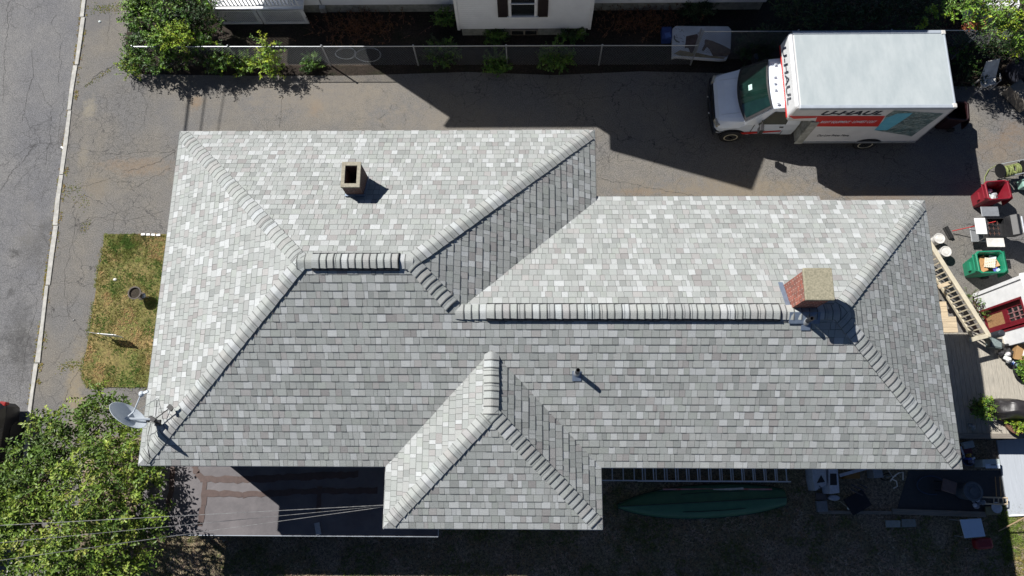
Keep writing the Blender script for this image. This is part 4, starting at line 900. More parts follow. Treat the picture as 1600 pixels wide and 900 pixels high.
# cab
yc = 11.94
def sec(x, hb, zb, hm, zm, ht, zt): return [(x, yc+y, z) for y, z in ((-hb, zb), (-hm, (zb+zm)/2), (-hm, zm), (-ht, zt-.05), (-ht*.86, zt-.01), (-ht*.4, zt+.01), (ht*.4, zt+.01), (ht*.86, zt-.01), (ht, zt-.05), (hm, zm), (hm, (zb+zm)/2), (hb, zb))]
m_ = MB(); m_.loft([sec(*s_) for s_ in ((6.26, .80, .45, .82, .72, .66, .90), (6.34, .92, .42, .94, .80, .78, 1.03), (6.55, .98, .4, 1.0, .86, .86, 1.12), (7.0, 1.0, .4, 1.02, .95, .93, 1.24), (7.12, 1.0, .4, 1.02, 1.12, .95, 1.29), (7.45, 1.0, .4, 1.03, 1.15, .93, 1.66), (7.78, 1.0, .4, 1.03, 1.17, .87, 1.99), (8.1, 1.0, .4, 1.03, 1.18, .87, 2.05), (8.86, 1.0, .4, 1.03, 1.18, .87, 2.05))])
cab = child(m_, 'cab', M['truckwhite'], tk, smooth=False, bevel=.015)
def wsgrid(t0, t1, f0, f1, lift, nx=14):
    V = []
    for i in range(7):
        t = t0+(t1-t0)*i/6; row = []
        for j in range(nx+1):
            y = f0+(f1-f0)*j/nx; hw_ = .97-(.12*t); cu_ = (1-(y)**2); x = 7.10+.66*t-.19*cu_*(1-.55*t); z = 1.28+.73*t+.02*cu_
            row.append((x-lift*.75, yc+y*hw_, z+lift*.6))
        V.append(row)
    return V
m_ = MB(); G = wsgrid(0, 1, -1, 1, .022); m_.loft(G, cap=False, closed=False); G2 = wsgrid(0, 1, -1, 1, -.03); m_.loft([G[0], G2[0]], cap=False, closed=False)
child(m_, 'windscreen_surround', M['black'], cab, smooth=True)
m_ = MB(); m_.loft(wsgrid(.09, .95, -.91, .91, .030), cap=False, closed=False); child(m_, 'windscreen', M['glassg'], cab, smooth=True)
m_ = MB(); P0 = wsgrid(.38, .56, -.05, .16, .036, 5)
m_.loft(P0[0:5:2], cap=False, closed=False); child(m_, 'painted_reflection', mat('reflection_paint', (.42, .6, .56), .6), cab)  # pale patch over the windscreen: a reflection painted in as colour
for s_ in (-1, 1):
    m_ = MB()
    def sp_(x, z, l=.012):
        t = (z-1.17)/(1.99-1.17); return (x, yc+s_*(1.03-(.16*t)+l), z+.0)
    q4 = [sp_(7.52, 1.20), sp_(8.42, 1.20), sp_(8.42, 1.82), sp_(7.88, 1.82)]
    if s_ > 0: q4 = q4[::-1]
    m_.face(q4); child(m_, 'side_window', M['glassg'], cab)
    m_ = MB()
    for x0, z0, x1, z1 in ((7.42, .5, 7.42, 1.17), (8.46, .5, 8.46, 1.85), (7.42, .5, 8.46, .5)): m_.box(((x0+x1)/2, yc+s_*1.032, (z0+z1)/2) if z0 == z1 or z1 < 1.2 else ((x0+x1)/2, yc+s_*1.02, .85), (max(.018, x1-x0), .012, max(.018, min(z1, 1.17)-z0)))
    m_.box((8.33, yc+s_*1.04, 1.02), (.12, .03, .04)); child(m_, 'door_seam', M['black'], cab)
    m_ = MB(); m_.box((7.56, yc+s_*1.27, 1.30), (.12, .22, .34), R(8)*s_); m_.tube([(7.60, yc+s_*1.0, 1.15), (7.58, yc+s_*1.2, 1.2)], .02, 6); m_.tube([(7.60, yc+s_*.98, 1.4), (7.58, yc+s_*1.2, 1.4)], .015, 6); child(m_, 'mirror', M['black'], cab, bevel=.02)
    m_ = MB(); m_.box((6.30, yc+s_*.78, .84), (.12, .26, .16), R(18)*s_*-1); child(m_, 'headlight', mat('lamp_lens', (.55, .5, .4), .15, .2, 8), cab, bevel=.02)
    m_ = MB(); m_.loft([[(x, yc+s_*(1.036), z) for x, z in ((7.0, .62), (8.4, .78), (8.4, .70), (7.25, .50))], [(x, yc+s_*(1.040), z) for x, z in ((7.0, .62), (8.4, .78), (8.4, .70), (7.25, .50))]]); child(m_, 'red_stripe', M['red'], cab)
m_ = MB(); m_.box((6.24, yc, .76), (.06, 1.25, .24)); child(m_, 'grille', M['black'], cab)
m_ = MB()
m_.loft([[(6.20+.10*abs(y)**2-dx, yc+y, z) for y in [k/6*1.0 for k in range(-6, 7)]] for dx, z in ((0, .62), (.05, .60), (.05, .42), (0, .38))], cap=False, closed=False)
m_.loft([[(6.20+.10*abs(y)**2+o, yc+y, .62) for y in [k/6*1.0 for k in range(-6, 7)]] for o in (-.0, .12)], cap=False, closed=False); child(m_, 'bumper', M['black'], cab)
m_ = MB()
for y in (-.28, .32): m_.lathe((6.145, yc+y, .55), [(.001, -.01), (.03, 0), (.001, .02)], 8)
child(m_, 'bumper_clip', M['white'], cab)
for x, y, in ((1212, 101), (1211, 120), (1211, 130), (1212, 140), (1216, 161)):
    p = at(x, y, 2.07); m_ = MB(); m_.lathe(p, [(.05, 0), (.045, .02), (.02, .035), (.001, .037)], 10, sx=1.2, sy=.6); child(m_, 'marker_light', M['dish'], cab, smooth=True)
m_ = MB()
for y in (-.3, .3): m_.tube([(7.02-.05, yc+y, 1.27), (7.18, yc+y+.35, 1.42)], .008, 4)
child(m_, 'wiper', M['black'], cab)
for y in (-.62, .62): m_ = MB(); m_.box((6.72, yc+y, 1.178), (.66, .012, .01), rot=Matrix.Rotation(R(-15), 3, 'Y')); child(m_, 'hood_seam', M['dish'], cab)
def wheel(x, y, r, w_, side, parent, z0=0):
    rot = Euler((R(90)*side, 0, 0)).to_matrix()
    m_ = MB(); m_.lathe((x, y, r+z0), [(r*.6, -w_/2), (r*.93, -w_/2), (r, -w_*.38), (r, w_*.38), (r*.93, w_/2), (r*.6, w_/2)], 28, rot=rot)
    wh = child(m_, 'wheel', M['rubber'], parent)
    m_ = MB(); m_.lathe((x, y, r+z0), [(r*.62, -w_/2+.01), (r*.62, w_*.50), (r*.54, w_*.52), (r*.48, w_*.3), (r*.2, w_*.36), (r*.14, w_*.5), (.001, w_*.5)], 24, rot=rot); child(m_, 'rim', M['rim'], wh)
    return wh
wheel(6.86, 10.98, .37, .26, 1, tk); wheel(6.86, yc+.96, .37, .26, -1, tk); wheel(11.28, YN+.14, .38, .30, 1, tk); wheel(11.28, YF-.14, .38, .30, -1, tk)
m_ = MB(); n = 24
arc = [(11.28+.50*math.cos(a), max(.49, .38+.46*math.sin(a))) for a in [math.pi*k/n for k in range(n+1)]]
m_.face([(x, YN-.016, z) for x, z in arc]); child(m_, 'wheel_arch', M['black'], bx)
m_ = MB(); arc = [(6.86+.46*math.cos(a), max(.41, .38+.44*math.sin(a))) for a in [math.pi*k/n for k in range(n+1)]]
m_.face([(x, yc-1.026, z) for x, z in arc]); child(m_, 'wheel_arch', M['black'], cab)
m_ = MB(); m_.box((7.9, yc, .38), (2.6, .9, .2)); child(m_, 'chassis', M['black'], tk)

# ------------------------------------------------------------------ DRIVEWAY OBJECTS
def bin_(base, sx, sy, h, rz, mt, label, group=None, name='wheeled_bin', contents=True):
    b = Vector(base); t = thing(name, label, 'bin', b, group); E_ = Matrix.Rotation(rz, 3, 'Z')
    def ring(k, z, gx=0): return [b+E_ @ Vector((x*sx/2*k+gx, y*sy/2*k, z)) for x, y in ((-1, -.8), (-.8, -1), (.8, -1), (1, -.8), (1, .8), (.8, 1), (-.8, 1), (-1, .8))]
    m_ = MB(); m_.loft([ring(.70, .08), ring(.78, .35), ring(.92, h-.14), ring(1.0, h-.13), ring(1.03, h-.02), ring(1.0, h), ring(.90, h), ring(.86, h-.1), ring(.76, .45), ring(.70, .40)], cap=True)
    o = child(m_, 'bin_body', mt, t, bevel=.012)
    m_ = MB(); m_.tube([b+E_ @ Vector((-sx*.52-.05, y, h-.07)) for y in (-sy*.36, sy*.36)], .022, 6); 
    for y in (-sy*.36, sy*.36): m_.tube([b+E_ @ Vector((-sx*.52-.05, y, h-.07)), b+E_ @ Vector((-sx*.47, y, h-.09))], .02, 6)
    child(m_, 'handle', mt, t); m_ = MB(); m_.box(b+E_ @ Vector((-sx*.44, 0, .55)), (.07, sy*.4, .12), rot=E_); child(m_, 'lift_bar', mt, t)
    m_ = MB(); k = sx*.53
    rings = [[b+E_ @ Vector((k+.02+dz*.10+o_, y*sy*.5, h-.03-dz)) for y in (-1, -.5, 0, .5, 1)] for dz, o_ in ((0, 0), (.35, .05), (h*.62, .04))]
    m_.loft(rings, cap=False, closed=False); m_.loft([[p+E_ @ Vector((-.03, 0, 0)) for p in r] for r in rings], cap=False, closed=False); child(m_, 'lid', mt, t)
    for s_ in (-1, 1):
        m_ = MB(); m_.lathe(b+E_ @ Vector((sx*.36, s_*sy*.38, .12)), [(.12, -.03), (.12, .03), (.001, .03)], 14, rot=E_ @ Euler((R(90), 0, 0)).to_matrix()); child(m_, 'wheel', M['rubber'], t)
    return t, b, E_
def lumps(mb, c, n, sp_, size, pal):
    for i in range(n):
        p = Vector(c)+Vector((random.uniform(-1, 1)*sp_[0], random.uniform(-1, 1)*sp_[1], random.uniform(-.05, .05))); r = size*random.uniform(.6, 1.2)
        rot = Euler([random.uniform(0, 3) for _ in range(3)]).to_matrix(); mb.lathe(p, [(.001, -r), (r*.8, -r*.55), (r*random.uniform(.8, 1.1), 0), (r*.7, r*.6), (.001, r)], 7, c=pick(pal, .2), rot=rot)
rb = at(1559, 297, 1.05); rb.z = 0
bin_(rb, .74, .62, 1.08, R(4), M['maroon'], 'open maroon wheeled bin holding a white rubbish bag')
m_ = MB(); lumps(m_, rb+Vector((.0, -.02, .62)), 16, (.18, .16), .10, [(.7, .72, .75), (.45, .48, .5), (.25, .28, .3)]); m_.prism(rect(rb.x, rb.y, .27, .22), .45, .58, c=(.05, .05, .06))
tag(m_.build('rubbish_bag', M['junk'], loc=rb), 'crumpled white rubbish bag inside the open maroon bin', 'bag')
gb = at(1549, 409, 1.05); gb.z = 0
bin_(gb, .86, .70, 1.06, R(2), M['green'], 'open green recycling bin full of cardboard')
m_ = MB(); z = .82
for dx, dy, sx, sy, c in ((-.16, .12, .34, .2, (.5, .27, .10)), (-.2, -.15, .3, .26, (.42, .22, .09)), (.18, .16, .2, .2, (.55, .58, .6)), (.22, 0, .2, .24, (.48, .26, .12)), (-.22, .0, .16, .3, (.45, .25, .1))):
    m_.box(gb+Vector((dx, dy, z)), (sx, sy, .02), random.uniform(-.4, .4), c=c, rot=Euler((random.uniform(-.35, .35), random.uniform(-.35, .35), random.uniform(-.5, .5))).to_matrix()); z += .012
m_.box(gb+Vector((.2, -.2, z)), (.14, .12, .02), .3, c=(.10, .10, .42)); m_.box(gb+Vector((.26, -.22, z+.02)), (.12, .08, .02), .5, c=(.45, .6, .62)); m_.prism(rect(gb.x, gb.y, .30, .24), .45, .72, c=(.16, .09, .05))
tag(m_.build('cardboard_scraps', M['junk'], loc=gb), 'torn cardboard and a blue carton inside the green bin', 'cardboard')
m_ = MB(); E_ = Euler((.15, -.1, R(-8))).to_matrix(); c_ = gb+Vector((.03, .0, .93)); m_.box(c_, (.32, .30, .02), rot=E_, c=(.62, .56, .44))
for i in range(6):
    for j in range(6): m_.box(c_+E_ @ Vector((-.13+i*.052, -.125+j*.05, .02)), (.03, .03, .03), rot=E_, c=(.80, .74, .62), taper=.5)
tag(m_.build('egg_tray', M['junk'], loc=c_), 'pale waffled egg tray on top of the cardboard in the green bin', 'egg tray')
sb = at(1496, 172, 1.0); sb.z = 0
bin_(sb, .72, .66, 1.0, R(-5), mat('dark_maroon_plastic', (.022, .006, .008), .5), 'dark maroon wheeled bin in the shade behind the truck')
# buckets
for (x, y, l) in ((1464, 373, 'white plastic bucket with a ringed lid nearest the roof edge'), (1474, 393, 'white plastic bucket beside the stair rail, casting a round shadow')):
    p = at(x-6, y+5, 0); t = thing('bucket', l, 'bucket', p, 'white plastic buckets on the driveway'); m_ = MB()
    m_.lathe(p, [(.135, 0), (.155, .34), (.165, .345), (.165, .36)], 24); child(m_, 'bucket_body', M['dirtywhite'], t)
    m_ = MB(); m_.lathe(p, [(.172, .35), (.175, .385), (.15, .385), (.145, .37), (.10, .37), (.095, .38), (.001, .38)], 24); child(m_, 'lid', M['dirtywhite'], t)
    m_ = MB(); m_.tube([p+Vector((.17*math.cos(a), .17*math.sin(a), .33-.10*math.sin(a*.999) if a < 3.15 else .33)) for a in [math.pi*k/10 for k in range(11)]], .006, 5); child(m_, 'handle', M['galv'], t)
# barbecue grill
gp = at(1555, 356, .85); gp.z = 0
t = thing('barbecue_grill', 'open gas barbecue with a bare grate and pale side shelves between the two bins', 'grill', gp)
def gbx(name, px0, px1, z, th, mt, rot=None):
    a, b = at(*px0, z), at(*px1, z); m_ = MB(); m_.box(((a.x+b.x)/2, (a.y+b.y)/2, z), (abs(b.x-a.x), abs(b.y-a.y), th), rot=rot); return child(m_, name, mt, t, bevel=.01)
fb0, fb1 = at(1543, 371, .8), at(1568, 341, .8); m_ = MB()
ring_prism(m_, rect((fb0.x+fb1.x)/2, (fb0.y+fb1.y)/2, (fb1.x-fb0.x)/2, (fb1.y-fb0.y)/2), rect((fb0.x+fb1.x)/2, (fb0.y+fb1.y)/2, (fb1.x-fb0.x)/2-.03, (fb1.y-fb0.y)/2-.03), .6, .85)
m_.prism(rect((fb0.x+fb1.x)/2, (fb0.y+fb1.y)/2, (fb1.x-fb0.x)/2-.03, (fb1.y-fb0.y)/2-.03), .6, .66); child(m_, 'firebox', M['black'], t)
m_ = MB()
for i in range(3):
    for j in range(3): m_.tube([(fb0.x+.1+.14*i, fb0.y+.07+j*.17, .80), (fb0.x+.1+.14*i, fb0.y+.19+j*.17, .80)], .008, 4); m_.tube([(fb0.x+.05+.14*i, fb0.y+.13+j*.17, .80), (fb0.x+.15+.14*i, fb0.y+.13+j*.17, .80)], .008, 4)
child(m_, 'grate', mat('rusty_grate', (.12, .06, .045), .8), t)
gbx('side_shelf', (1534, 338), (1559, 323), .84, .03, M['galv']); gbx('side_shelf', (1543, 386), (1568, 372), .84, .03, M['dirtywhite']); gbx('front_panel', (1526, 366), (1541, 341), .80, .05, M['white'])
gbx('leg_frame', (1518, 378), (1540, 356), .30, .04, M['galv'])
m_ = MB(); a = at(1572, 360, .85); b = at(1584, 337, .85)
m_.loft([[(a.x+dx, y, .85+dz) for dx, dz in ((0, 0), (.05, .22), (.18, .34), (.30, .30), (.22, .05))] for y in (fb0.y-.02, fb1.y+.02)]); child(m_, 'lid', M['black'], t, bevel=.02)
m_ = MB(); m_.tube([(a.x+.36, fb0.y+.05, 1.12), (a.x+.36, fb1.y-.05, 1.12)], .022, 6); child(m_, 'lid_handle', M['alu'], t)
for x in (fb0.x+.03, fb1.x-.03):
    for y in (fb0.y+.03, fb1.y-.03):
        m_ = MB(); m_.tube([(x, y, 0), (x, y, .62)], .02, 6); child(m_, 'leg', M['black'], t)
# broom
h0, h1 = at(1488, 361, .10), at(1556, 346, .88); t = thing('broom', 'push broom with a red handle leaning on the barbecue', 'broom', (h0.x, h0.y, 0))
m_ = MB(); m_.tube([h0, h1], .014, 8); child(m_, 'handle', mat('broom_red', (.42, .02, .02), .4), t)
m_ = MB(); m_.box(at(1483, 363, .08), (.10, .42, .06), R(20), c=(.02, .02, .02)); m_.box(at(1481, 364, .03), (.14, .40, .06), R(20), c=(.03, .03, .03)); child(m_, 'brush_head', M['junk'], t)
# hose reel
hp = at(1592, 272, .5); hp.z = 0; t = thing('hose_reel', 'hose reel cart wound with yellow green hose at the right edge of the driveway', 'hose reel', hp)
m_ = MB(); P0, P1 = at(1568, 269, .55), at(1590, 264, .55); ax_ = (P1-P0).normalized(); si = ax_.cross(Vector((0, 0, 1)))
for L_ in range(3):
    r = .13+.025*L_; pts = []
    for k in range(150): a = k*.42; pts.append(P0+ax_*((P1-P0).length*(.5-.5*math.cos(k/150*6.28*1.5)))+r*(math.cos(a)*si+math.sin(a)*Vector((0, 0, 1))))
    m_.tube(pts, .014, 5)
q_ = [at(1572, 262, .5), at(1556, 259, .25), at(1545, 265, .04), at(1539, 276, .02), at(1538, 285, .02), at(1545, 292, .02)]; m_.tube(q_, .013, 6); child(m_, 'hose', mat('hose_green', (.24, .28, .10), .45), t)
for P in (at(1563, 267, .55), at(1597, 262, .55)):
    m_ = MB(); rot = Matrix((ax_, si, Vector((0, 0, 1)))).transposed() @ Euler((0, R(90), 0)).to_matrix(); m_.lathe(P, [(.001, -.012), (.24, -.012), (.24, .012), (.001, .012)], 20, rot=rot); child(m_, 'reel_disc', M['black'], t)
m_ = MB()
for dy in (-.22, .22):
    o_ = si*dy; m_.tube([at(1560, 272, .05)+o_, at(1563, 267, .5)+o_, at(1640, 252, .9)+o_], .018, 6); m_.tube([at(1597, 262, .05)+o_, at(1597, 262, .6)+o_], .018, 6)
child(m_, 'frame', M['galv'], t)
m_ = MB(); m_.box(hp+Vector((.35, -.25, .25)), (.4, .3, .3)); child(m_, 'tray', mat('pale_green', (.25, .42, .36), .5), t, bevel=.03)
# garden chair, top right
cp = at(1542, 128, .0); t = thing('garden_chair', 'white plastic garden chair half in tree shade at the driveway edge', 'chair', cp)
s0 = [at(1531, 124, .42), at(1556, 121, .42), at(1557, 131, .42), at(1534, 137, .42)]
m_ = MB(); m_.mesh([p for p in s0]+[p-Vector((0, 0, .03)) for p in s0], [(0, 1, 2, 3), (7, 6, 5, 4), (0, 4, 5, 1), (1, 5, 6, 2), (2, 6, 7, 3), (3, 7, 4, 0)]); child(m_, 'seat', M['dirtywhite'], t, bevel=.01)
b0_ = [s0[0], s0[1], at(1563, 92, .98), at(1541, 97, .98)]; nn = Vector((0, .03, 0))
m_ = MB(); m_.mesh([p for p in b0_]+[p+nn for p in b0_], [(0, 1, 2, 3), (7, 6, 5, 4), (0, 4, 5, 1), (1, 5, 6, 2), (2, 6, 7, 3), (3, 7, 4, 0)]); child(m_, 'backrest', M['dirtywhite'], t, bevel=.01)
for p in s0: m_ = MB(); m_.tube([p-Vector((0, 0, .02)), (p.x, p.y, 0)], [.03, .02], 6); child(m_, 'leg', M['dirtywhite'], t)
for a, b in ((0, 3), (1, 2)): m_ = MB(); m_.tube([s0[a]+Vector((0, .02, .22)), s0[b]+Vector((0, 0, .22)), s0[b]], .022, 6); child(m_, 'armrest', M['dirtywhite'], t)
# covered car-like thing at right edge
cb = at(1600, 118, 0); m_ = MB()
def blanket(mb, c, sx, sy, h, rz, seed, c1=(1, 1, 1), top=.8, amp=.05, n=26, m=9):
    E_ = Matrix.Rotation(rz, 3, 'Z'); rings = []
    for i in range(m+1):
        t_ = i/m; a_ = t_*math.pi/2; rad = math.cos(a_)**.45 if t_ < 1 else .02; z = h*math.sin(a_)**.8; ring = []
        for k in range(n):
            th = 2*math.pi*k/n; cx_, sy_ = math.cos(th), math.sin(th); e_ = .55
            x = math.copysign(abs(cx_)**e_, cx_)*sx*rad*(1-.15*t_); y = math.copysign(abs(sy_)**e_, sy_)*sy*rad*(1-.15*t_)
            ns = noise.noise(Vector((x*3+seed, y*3, z*3)))*amp+noise.noise(Vector((th*4, seed, z*1.2)))*amp*(1-t_)
            ring.append(Vector(c)+E_ @ Vector((x*(1+ns), y*(1+ns), max(0, z+ns*.6))))
        rings.append(ring)
    mb.loft(rings, c1)
blanket(m_, cb, .62, .62, 1.0, R(30), 5); solo(m_, 'covered_table', mat('blue_tarp', (.06, .065, .09), .4, .2, 4, 1, 6), 'dark tarpaulin covered table at the right edge below the fern leaved tree', 'covered table', cb, smooth=True)
m_ = MB(); p = at(1594, 150, .3); m_.box(p, (.5, .9, .5), R(35)); solo(m_, 'grey_crate', M['timber'], 'grey crate under the tarpaulin covered table at the right edge', 'crate', (p.x, p.y, 0), bevel=.03)
m_ = MB(); a = at(1565, 0, 1.2); m_.box((a.x, a.y+.3, .6), (1.2, 1.4, 1.2)); solo(m_, 'white_cabinet', M['white'], 'white cabinet glimpsed through the fern leaved tree', 'cabinet', (a.x, a.y, 0), bevel=.03)
m_ = MB(); a = at(1215, 3, .12); p = at(1150, 3, .2); m_.box(p, (.55, .3, .4)); solo(m_, 'concrete_step', M['found'], 'grey concrete step at the top edge above the stained sheet', 'step', (p.x, p.y, 0), bevel=.02)

# stained sheet with printed animal
ZS = .42; cr_ = [(1050, 90), (1051, 44), (1056, 40), (1138, 40.5), (1143, 46), (1142, 76), (1136, 92), (1125, 93), (1056, 88)]
P = [at(x, y, ZS) for x, y in cr_]; sb_ = at(1096, 68, 0)
t = thing('stained_sheet', 'white rounded board printed with a brown horse lying behind the fence gap', 'board', sb_)
m_ = MB(); m_.prism([(p.x, p.y) for p in P][::-1], ZS-.16, ZS); child(m_, 'board', mat('stained_white', (.62, .66, .72), .7, .08, 3, c2=(.50, .52, .54)), t, bevel=.03)
def onsheet(name, pts, c, z, nm=None):
    m_ = MB(); q_ = [at(930+x/5.293, y/5.293, z) for x, y in pts]; m_.face(q_ if (q_[1]-q_[0]).cross(q_[2]-q_[1]).z > 0 else q_[::-1]); return child(m_, name, nm or mat('brown_print', c, .8, .25, 8), t)
onsheet('horse_print', [(880, 415), (895, 425), (925, 388), (945, 410), (975, 465), (1085, 470), (1118, 440), (1118, 408), (1060, 375), (960, 335), (915, 325), (905, 335), (905, 365)], (.20, .15, .12), ZS+.004)
onsheet('brown_stain', [(752, 300), (845, 280), (858, 325), (830, 400), (800, 440), (785, 435), (770, 395), (740, 400), (748, 345)], (.13, .09, .08), ZS+.005)
onsheet('yellow_stain', [(650, 445), (700, 415), (780, 430), (860, 440), (950, 460), (1080, 475), (1060, 488), (700, 460)], (.34, .28, .17), ZS+.003)
m_ = MB()
for i in range(14):
    a = at(930+(655+random.uniform(0, 90))/5.293, (225+random.uniform(0, 130))/5.293, ZS+.006); m_.box(a, (.08, .012, .003), R(-40+random.uniform(-25, 25)), c=(.2, .2, .21))
m_.tube([at(930+x/5.293, y/5.293, ZS+.006) for x, y in ((655, 295), (655, 320), (672, 342), (698, 350))], .02, 5, c=(.12, .11, .10)); child(m_, 'scribble', M['paint'], t)
m_ = MB(); p = at(1041, 55, .25); m_.box(p, (.33, .48, .30), 0, c=(.02, .05, .20)); m_.box(p+Vector((.02, -.1, .16)), (.2, .2, .03), .2, c=(.06, .13, .38)); solo(m_, 'blue_crate', M['junk'], 'dark blue crate beside the stained white board behind the fence', 'crate', (p.x, p.y, 0), bevel=.02)
for x0, y0, r, l in ((540, 84, .34, 'large pale wire hoop lying behind the fence'), (575, 86, .42, 'second looser pale wire hoop behind the fence')):
    p = at(x0, y0, .05); m_ = MB()
    for k in range(3 if r < .4 else 2): m_.tube([p+Vector((r*(1-.05*k)*math.cos(a)*1.1, r*.62*math.sin(a)*(1+.06*k), .03*k+.03*math.sin(a*2))) for a in [6.283*i/28 for i in range(29)]], .006, 5, cap=False)
    solo(m_, 'wire_hoop', M['galv'], l, 'hoop', p)

# ------------------------------------------------------------------ LAWN OBJECTS
p = at(168, 524, .0); t = thing('yard_sign', 'white edge-on yard sign standing on the front lawn', 'sign', p)
a, b = at(154, 521.5, .55), at(183, 524, .55); m_ = MB(); d = (b-a); m_.box(((a.x+b.x)/2, (a.y+b.y)/2, .42), (d.length, .02, .42), math.atan2(d.y, d.x)); child(m_, 'panel', M['white'], t)
for k in (.12, .88): m_ = MB(); q_ = a.lerp(b, k); m_.tube([(q_.x, q_.y, 0), (q_.x, q_.y, .66)], .012, 6); child(m_, 'post', M['galv'], t)
m_ = MB(); m_.tube([at(138, 519, .1), a+Vector((0, 0, .02))], .010, 5); child(m_, 'stake', M['galv'], t)
p = at(222, 463, .0); t = thing('garden_urn', 'dark round garden urn filled with soil on the front lawn', 'urn', p); m_ = MB()
m_.lathe(p, [(.13, 0), (.13, .04), (.06, .08), (.05, .22), (.12, .28), (.19, .42), (.215, .46), (.215, .49), (.175, .49), (.165, .42), (.001, .41)], 26); child(m_, 'pot', mat('dark_urn', (.10, .085, .075), .8, .2, 9), t)
m_ = MB(); m_.lathe(p+Vector((0, 0, .425)), [(.163, -.01), (.15, .01), (.001, .02)], 18); child(m_, 'potting_soil', soil, t)
p = at(233, 466, 0); t = thing('garden_lamp', 'short grey solar lamp beside the dark urn', 'lamp', p); m_ = MB(); m_.tube([p, p+Vector((0, 0, .3))], .012, 6); child(m_, 'stake', M['galv'], t); m_ = MB(); m_.lathe(p+Vector((0, 0, .3)), [(.05, 0), (.055, .05), (.075, .06), (.001, .10)], 12); child(m_, 'lamp_head', M['galv'], t)
def rock(name, label, p, r, c, cat='stone'):
    m_ = MB(); rings = []
    for i in range(5):
        a = i/4*math.pi*.5; rings.append([Vector(p)+Vector((math.cos(th)*r*math.cos(a)*random.uniform(.8, 1.15) if i < 4 else 0, math.sin(th)*r*.75*math.cos(a)*random.uniform(.8, 1.15) if i < 4 else 0, r*.7*math.sin(a))) for th in [6.283*k/9 for k in range(9)]])
    m_.loft(rings, c); return solo(m_, name, M['junk'], label, cat, p)
rock('stone', 'small white stone lying on the lawn above the urn', at(180, 437, .03), .07, (.62, .62, .58))
rock('stone', 'pale pebble on the pavement at the top left', at(156, 34, .0), .06, (.6, .66, .64)); rock('stone', 'grey stone on the driveway in front of the yard weeds', at(115, 500, .0), .03, (.3, .3, .3))
m_ = MB(); p = at(98, 231, -.09); m_.box(p, (.16, .05, .012), R(-35)); solo(m_, 'litter', M['white'], 'scrap of white paper on the street beside the kerb', 'litter', p)
for i in range(4):
    p = at(224+i*8, 366.5+.3*i, .05); m_ = MB(); m_.box(p, (.13, .07, .07), random.uniform(-.1, .1)); solo(m_, 'edging_brick', M['white'], 'white painted edging brick at the top of the lawn, %s' % ('leftmost of the row', 'second from the left', 'third from the left', 'rightmost beside the eave')[i], 'brick', (p.x, p.y, 0), group='white edging bricks at the lawn head', bevel=.008)

# ------------------------------------------------------------------ PARKED CAR
X1, X0, Y1, Y0 = -15.72, -17.5, 1.98, -2.7; xc = (X0+X1)/2; hw = (X1-X0)/2
t = thing('parked_car', 'black car parked against the kerb at the left edge', 'car', (xc, 0, -.1))
def cs(y, hb, zb, hm, zm, ht, zt): return [(xc+x, y, z-.1) for x, z in ((-hb, zb), (-hm, (zb+zm)/2), (-hm, zm), (-ht, zt-.06), (-ht*.8, zt), (ht*.8, zt), (ht, zt-.06), (hm, zm), (hm, (zb+zm)/2), (hb, zb))]
m_ = MB(); m_.loft([cs(*s_) for s_ in ((Y1, .75, .35, .74, .8, .68, .95), (Y1-.12, .86, .28, .87, .88, .74, 1.05), (Y1-.45, .88, .25, .89, .92, .68, 1.36), (Y1-.9, .88, .25, .89, .92, .66, 1.46), (Y1-2.4, .88, .25, .89, .90, .66, 1.46), (Y1-3.2, .88, .25, .89, .88, .76, 1.02), (Y1-4.2, .86, .25, .87, .75, .74, .88), (Y0, .7, .35, .7, .6, .6, .68))])
bd = child(m_, 'body', M['carpaint'], t, bevel=.03)
m_ = MB(); m_.loft([[(xc+x*.6, Y1-.10, .90), (xc+x*.6, Y1-.40, 1.245)] for x in (-1, 1)], cap=False, closed=False); child(m_, 'rear_window', M['glass'], t)
for s_ in (-1, 1):
    m_ = MB(); m_.box((xc+s_*(hw-.16), Y1-.06, .74), (.20, .16, .18), -.15*s_); child(m_, 'tail_light', M['lens'], t, bevel=.03)
    m_ = MB(); m_.face([(xc+s_*(.885), Y1-.75, .84), (xc+s_*(.885), Y1-3.0, .82), (xc+s_*.72, Y1-2.5, 1.26), (xc+s_*.72, Y1-.95, 1.26)]); child(m_, 'side_window', M['glass'], t)
    for yy in (Y1-.85, Y1-3.75):
        rot = Euler((0, R(90)*s_, 0)).to_matrix(); m_ = MB(); m_.lathe((xc+s_*.80, yy, .22), [(.2, -.1), (.31, -.1), (.32, 0), (.31, .1), (.2, .1)], 24, rot=rot); wh = child(m_, 'wheel', M['rubber'], t)
        m_ = MB(); m_.lathe((xc+s_*.80, yy, .22), [(.2, -.09), (.2, .1), (.1, .06), (.001, .08)], 16, rot=rot); child(m_, 'rim', M['alu'], wh)

